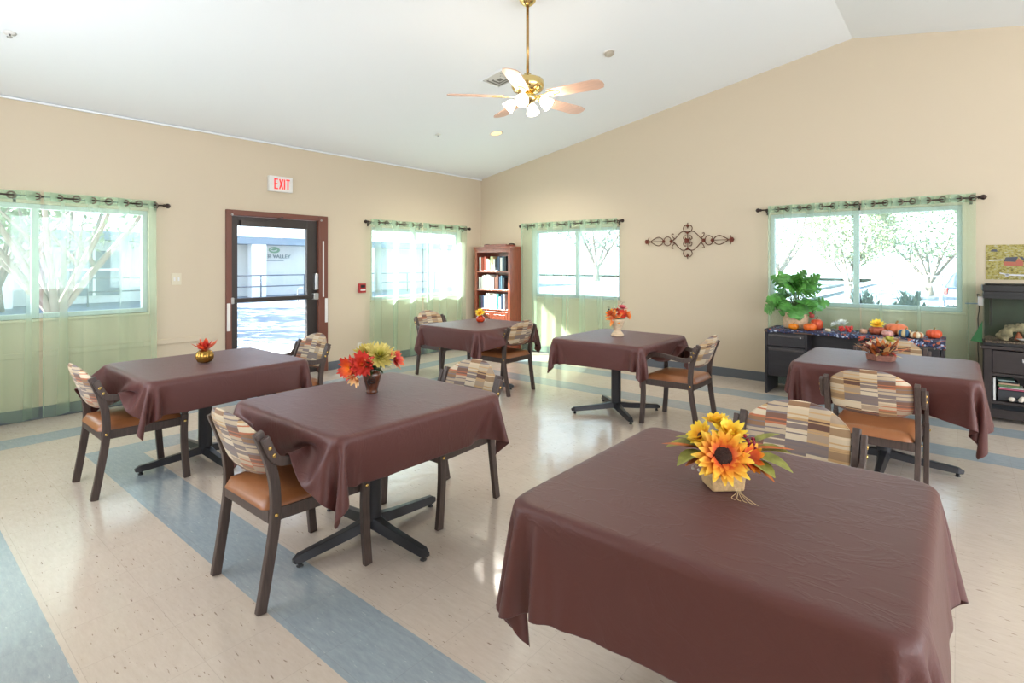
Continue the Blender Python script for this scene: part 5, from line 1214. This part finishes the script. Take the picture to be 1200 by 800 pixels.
# ------------------------------------------------------------------ outdoors
m_ground = pmat('pale_asphalt', (122, 128, 134), .85, var=.1, vscale=.5)
struct(MB().box(-60, -.35, -50, 60, -.3, -.1).box(-.35, 60, .35, 7, -.3, -.1).box(-60, -.35, 50, 60, -.3, -.1).box(-.35, 60, 7, 60, -.9, -.65).build('ground', m_ground))
struct(MB().box(-2.6, -.17, -50, 2.6, -.099, -.06).box(-.17, 30, .17, 2.6, -.099, -.06).build('bounce_walkway', pmat('pale_bounce_paving', (208, 206, 200), .85, var=.05, vscale=2)))  # pale strip added to bounce sunlight through the windows onto the ceiling
m_stucco = pmat('pale_stucco', (206, 208, 206), .85)
bd = empty('neighbour_building', (-20, 2, -.1), label='long pale building across the drive, seen through the glass door', cat='building')
MB().box(-8, 0, -12, 22, 0, 2.5).build('wall', m_stucco, bd)
MB().box(-8.5, 1.2, -12.5, 22.5, 2.5, 2.85).build('roof', pmat('grey_fascia', (120, 134, 146), .7), bd)
for yy in (-11, -6.2, 2.8, 9, 14, 19): MB().box(.75, 1.15, yy-.35, yy+.35, 0, 2.5).build('column', pmat('white_column', (236, 236, 234), .7), bd)
for yy, w2 in ((-8.6, 1.2), (-3.3, .9)):
    f_ = MB().box(-.02, .05, yy-w2, yy+w2, .3, 2.1).build('window', pmat('blue_grey_glass', (92, 108, 122), .2), bd); MB().box(.05, .09, yy-.04, yy+.04, .3, 2.1).box(.05, .09, yy-w2, yy+w2, 1.3, 1.38).build('mullion', pmat('white_column', (236, 236, 234), .7), f_)  # neighbour windows: glass in one even blue-grey tone
def text_obj(txt, size, mat, parent, loc, rot, name, ext=.01):
    cu = bpy.data.curves.new(name, 'FONT'); cu.body = txt; cu.size = size; cu.extrude = ext; cu.align_x = 'CENTER'
    o = bpy.data.objects.new('tmp', cu); COL.objects.link(o); bpy.context.view_layer.update()
    me = bpy.data.meshes.new_from_object(o.evaluated_get(bpy.context.evaluated_depsgraph_get())); bpy.data.objects.remove(o)
    me.materials.clear(); me.materials.append(mat); r = bpy.data.objects.new(name, me); COL.objects.link(r); r.parent = parent; r.location = loc; r.rotation_euler = rot; return r
m_sign = pmat('sign_grey_green', (112, 130, 134), .6)
text_obj('ER VALLEY', .28, m_sign, bd, (.03, 4.30, 1.86), (PI/2, 0, PI/2), 'sign_letters')
MB().box(.0, .02, 3.7, 4.6, 1.72, 1.75).build('sign_subtitle', m_sign, bd)
mb = MB()
for k in range(16):
    a = 2*PI*k/16; mb.add([(.02, 4.1+.30*math.cos(t), 2.27+.16*math.sin(t)) for t in (a, a+2*PI/16)]+[(.02, 4.07+.19*math.cos(t), 2.29+.09*math.sin(t)) for t in (a+2*PI/16, a)], [(0, 1, 2, 3)])
mb.petal((.03, 3.93, 2.28), (0, 1, .15), (1, 0, 0), .34, .11, .0, 5); mb.build('sign_emblem', pmat('emblem_green', (120, 160, 136), .6), bd)
rlg = empty('metal_railing', (-17.6, 6, -.1), label='thin metal railing in front of the neighbouring building', cat='railing')
for z in (.55, 1.05): MB().tube([(0, -8, z), (0, 9, z)], .03, 6).build('rail', m_base, rlg)
for k in range(9): MB().tube([(0, -8+k*2.1, 0), (0, -8+k*2.1, 1.05)], .03, 6).build('post', m_base, rlg)
def crown(mb, c, rx, ry, rz, n, size, seed):
    r = random.Random(seed)
    for _ in range(n):
        th = r.random()*2*PI; ph = math.acos(r.uniform(-1, 1)); q = r.uniform(.55, 1)**.6
        p = Vector((c[0]+rx*q*math.sin(ph)*math.cos(th), c[1]+ry*q*math.sin(ph)*math.sin(th), c[2]+rz*q*math.cos(ph)))
        d = Vector((r.uniform(-1, 1), r.uniform(-1, 1), r.uniform(-1, .6))); mb.petal(p, d, (r.uniform(-1, 1), r.uniform(-1, 1), 1.1), size*r.uniform(.6, 1.4), size*.6, r.uniform(-.3, .3), 2, tip=.1)
m_leafo = [pmat('outdoor_leaf_%d' % i, c, .7, var=.25, vscale=.8) for i, c in enumerate(((112, 128, 98), (138, 142, 108), (104, 122, 108)))]
m_bark = pmat('pale_bark', (120, 104, 96), .8, var=.2, vscale=3)
def tree(loc, H_, R_, seed, label, n=900, size=.35, mat=0, limbs=5, group='trees outside the windows', base=.35):
    r = empty('tree', loc, 0, label, 'tree', group); rr = random.Random(seed); mb = MB()
    fork = H_*base*.6
    mb.tube([(0, 0, 0), (rr.uniform(-.1, .1), rr.uniform(-.1, .1), fork)], [R_*.07, R_*.055], 8)
    tips = []
    for k in range(limbs):
        a = 2*PI*k/limbs+rr.random(); d = Vector((math.cos(a), math.sin(a), 0)); l = R_*rr.uniform(.5, .85)
        p = [Vector((0, 0, fork*.9)), Vector((0, 0, fork))+d*l*.4+Vector((0, 0, H_*.18)), Vector((0, 0, fork))+d*l*.8+Vector((0, 0, H_*.36)), Vector((0, 0, fork))+d*l+Vector((0, 0, H_*.52))]
        mb.tube(cr(p, 4), [R_*.032, R_*.02, R_*.007], 6); tips.append(p[-1])
        q = p[1]; e = q+Vector((rr.uniform(-1, 1), rr.uniform(-1, 1), 1)).normalized()*l*.7; mb.tube([q, (q+e)/2+Vector((0, 0, .1)), e], [R_*.02, R_*.008], 5); tips.append(e)
    mb.build('trunk', m_bark, r)
    mb = MB(); crown(mb, (0, 0, H_*.66), R_, R_, H_*.36, n, size, seed+1); mb.build('crown', m_leafo[mat], r)
tree((-7.5, -4.7, -.1), 5.4, 2.6, 3, 'spreading pale-barked tree outside the window left of the door', 1500, .12, 0, 9, base=.16)
for i, (x, y, h, R_, m_, lb) in enumerate(((-12, -5.2, 7.5, 2.4, 0, 'bushy tree shading the drive, at the left edge of the leftmost window'), (-17.2, -4.4, 7.5, 2.2, 0, 'tree farther down the drive behind the bushy one'), (-3.5, 36, 8, 4.4, 1, 'far tree outside, seen through the left pane above the monstera'), (5.2, 38, 7.5, 3.6, 0, 'leafy tree far outside, right pane of the large window'), (1.6, 31, 6.5, 2.4, 1, 'far tree outside, seen beside the middle bar of the large window'), (-19, 36, 9, 4.5, 2, 'pale leafy tree far outside, seen through the small window by the bookcase'))):
    tree((x, y, -.1 if x < -1 else -.65), h, R_, 40+i, lb, 2600, .26, m_, 5, base=.2)
jn = MB(); rj = random.Random(8)
for (x, y, R_, hh, lb) in ((5.0, 3.0, .27, .80, 'leftmost and lowest'), (5.56, 3.0, .28, 1.02, 'second from the left'), (6.12, 3.0, .28, 1.06, 'tallest'), (6.68, 3.0, .27, .86, 'rightmost')):
    r = empty('juniper_bush', (x, y, -.1), 0, lb+' of the juniper bushes outside under the large window', 'bush', 'junipers under the large window')
    mb = MB()
    for k in range(330):
        a = rj.random()*6.28; el = rj.uniform(.1, 1.4); d = Vector((math.cos(a)*math.cos(el)*R_, math.sin(a)*math.cos(el)*R_, math.sin(el)*(hh-.1)))*rj.uniform(.75, 1.1); p0 = Vector((rj.uniform(-.06, .06), rj.uniform(-.06, .06), .1))
        mb.tube([p0, p0+d*.6, p0+d], [.014, .004], 4)
        for q in range(8): e = p0+d*(.3+.1*q); mb.petal(e, d.normalized()+Vector((rj.uniform(-.8, .8), rj.uniform(-.8, .8), .3)), (0, 0, 1), .12, .05, 0, 2, tip=.1)
    mb.build('branches', pmat('juniper_blue_green', (50, 76, 76), .8), r)
fe = empty('low_fence', (0, 26.5, -.65), label='low dark fence along the far side of the parking lot', cat='fence')
for z in (1.05, 1.45): MB().box(0, 25, -.04, .04, z, z+.1).build('rail', pmat('fence_grey', (84, 86, 92), .8), fe)
for k in range(13): MB().box(k*2-.06, k*2+.06, -.06, .06, 0, 1.6).build('post', pmat('fence_grey', (84, 86, 92), .8), fe)
# parked suv
cr_ = empty('parked_car', (7.75, 23.4, -.65), 1.25, 'grey-blue SUV parked outside, seen through the right pane', 'car')
prof = [(-2.2, .35), (-2.25, .75), (-2.2, 1.05), (-2.05, 1.15), (-1.75, 1.70), (-1.55, 1.78), (.35, 1.78), (.65, 1.68), (1.2, 1.12), (2.1, .98), (2.3, .75), (2.3, .38)]
V_ = []; 
for y_, k_ in ((-.92, 0), (-.75, 1), (.75, 1), (.92, 0)):
    for (x, z) in prof: V_.append((x*(1 if k_ else .985), y_ if z < 1.2 else y_*(.86 if not k_ else .9), z if k_ or z < 1.2 else z-.05))
n_ = len(prof); F_ = [tuple(range(n_)), tuple(range(3*n_, 4*n_))[::-1]]
for l in range(3):
    for i in range(n_): F_.append((l*n_+(i+1) % n_, l*n_+i, (l+1)*n_+i, (l+1)*n_+(i+1) % n_))
MB().add(V_, F_).build('body', pmat('car_blue_grey', (42, 52, 68), .3, metal=.3, coat=.5), cr_, bevel=.04)
m_cg = pmat('dark_car_glass', (40, 48, 58), .1)
MB().obox((-1.93, 0, 1.42), (.11, 0, .24), (0, .62, 0), (.02, 0, -.01)).build('rear_window', m_cg, cr_)
for s_ in (-1, 1): MB().box(-1.5, .5, s_*.815-.02, s_*.815+.02, 1.25, 1.62).build('side_window', m_cg, cr_)
MB().obox((.95, 0, 1.42), (.26, 0, -.26), (0, .62, 0), (.015, 0, .015)).build('windshield', m_cg, cr_)
for s_ in (-1, 1):
    MB().box(-2.27, -2.1, s_*.82-.07, s_*.82+.07, .88, 1.12).build('tail_light', pmat('tail_red', (206, 50, 50), .3, emit=(220, 40, 40), estr=.3), cr_, bevel=.02)
    MB().box(2.15, 2.3, s_*.7-.15, s_*.7+.15, .72, .88).build('headlight', m_white, cr_, bevel=.02)
    for x in (-1.4, 1.45):
        wh = MB().lathe([(.2, -.10), (.34, -.10), (.36, -.06), (.36, .06), (.34, .10), (.2, .10)], 24, axis='y', c=(x, s_*.82, .36)).build('wheel', m_black, cr_)
        MB().lathe([(.05, -.11), (.2, -.105), (.2, .105), (.05, .11)], 16, axis='y', c=(x, s_*.82, .36)).build('hub', m_alu, wh)
MB().box(-2.32, -2.2, -.8, .8, .42, .62).build('bumper', pmat('grey_bumper', (190, 194, 198), .4), cr_, bevel=.02)
struct(MB().box(-3.6, -.17, -11.5, -4.35, 2.75, 2.95).build('porch_sunblock', pmat('sunblock_soffit', (196, 196, 192), .8)))  # unseen roof slab added to keep sun off the door and left window
struct(MB().box(CW+.17, CW+2.2, -9.5, .5, 2.85, 3.0).box(-.5, CW+2.2, -10.2, -8.0, 2.9, 3.05).build('eave_sunblock', pmat('sunblock_soffit', (196, 196, 192), .8)))  # unseen slabs added to stop sun entering the fill openings
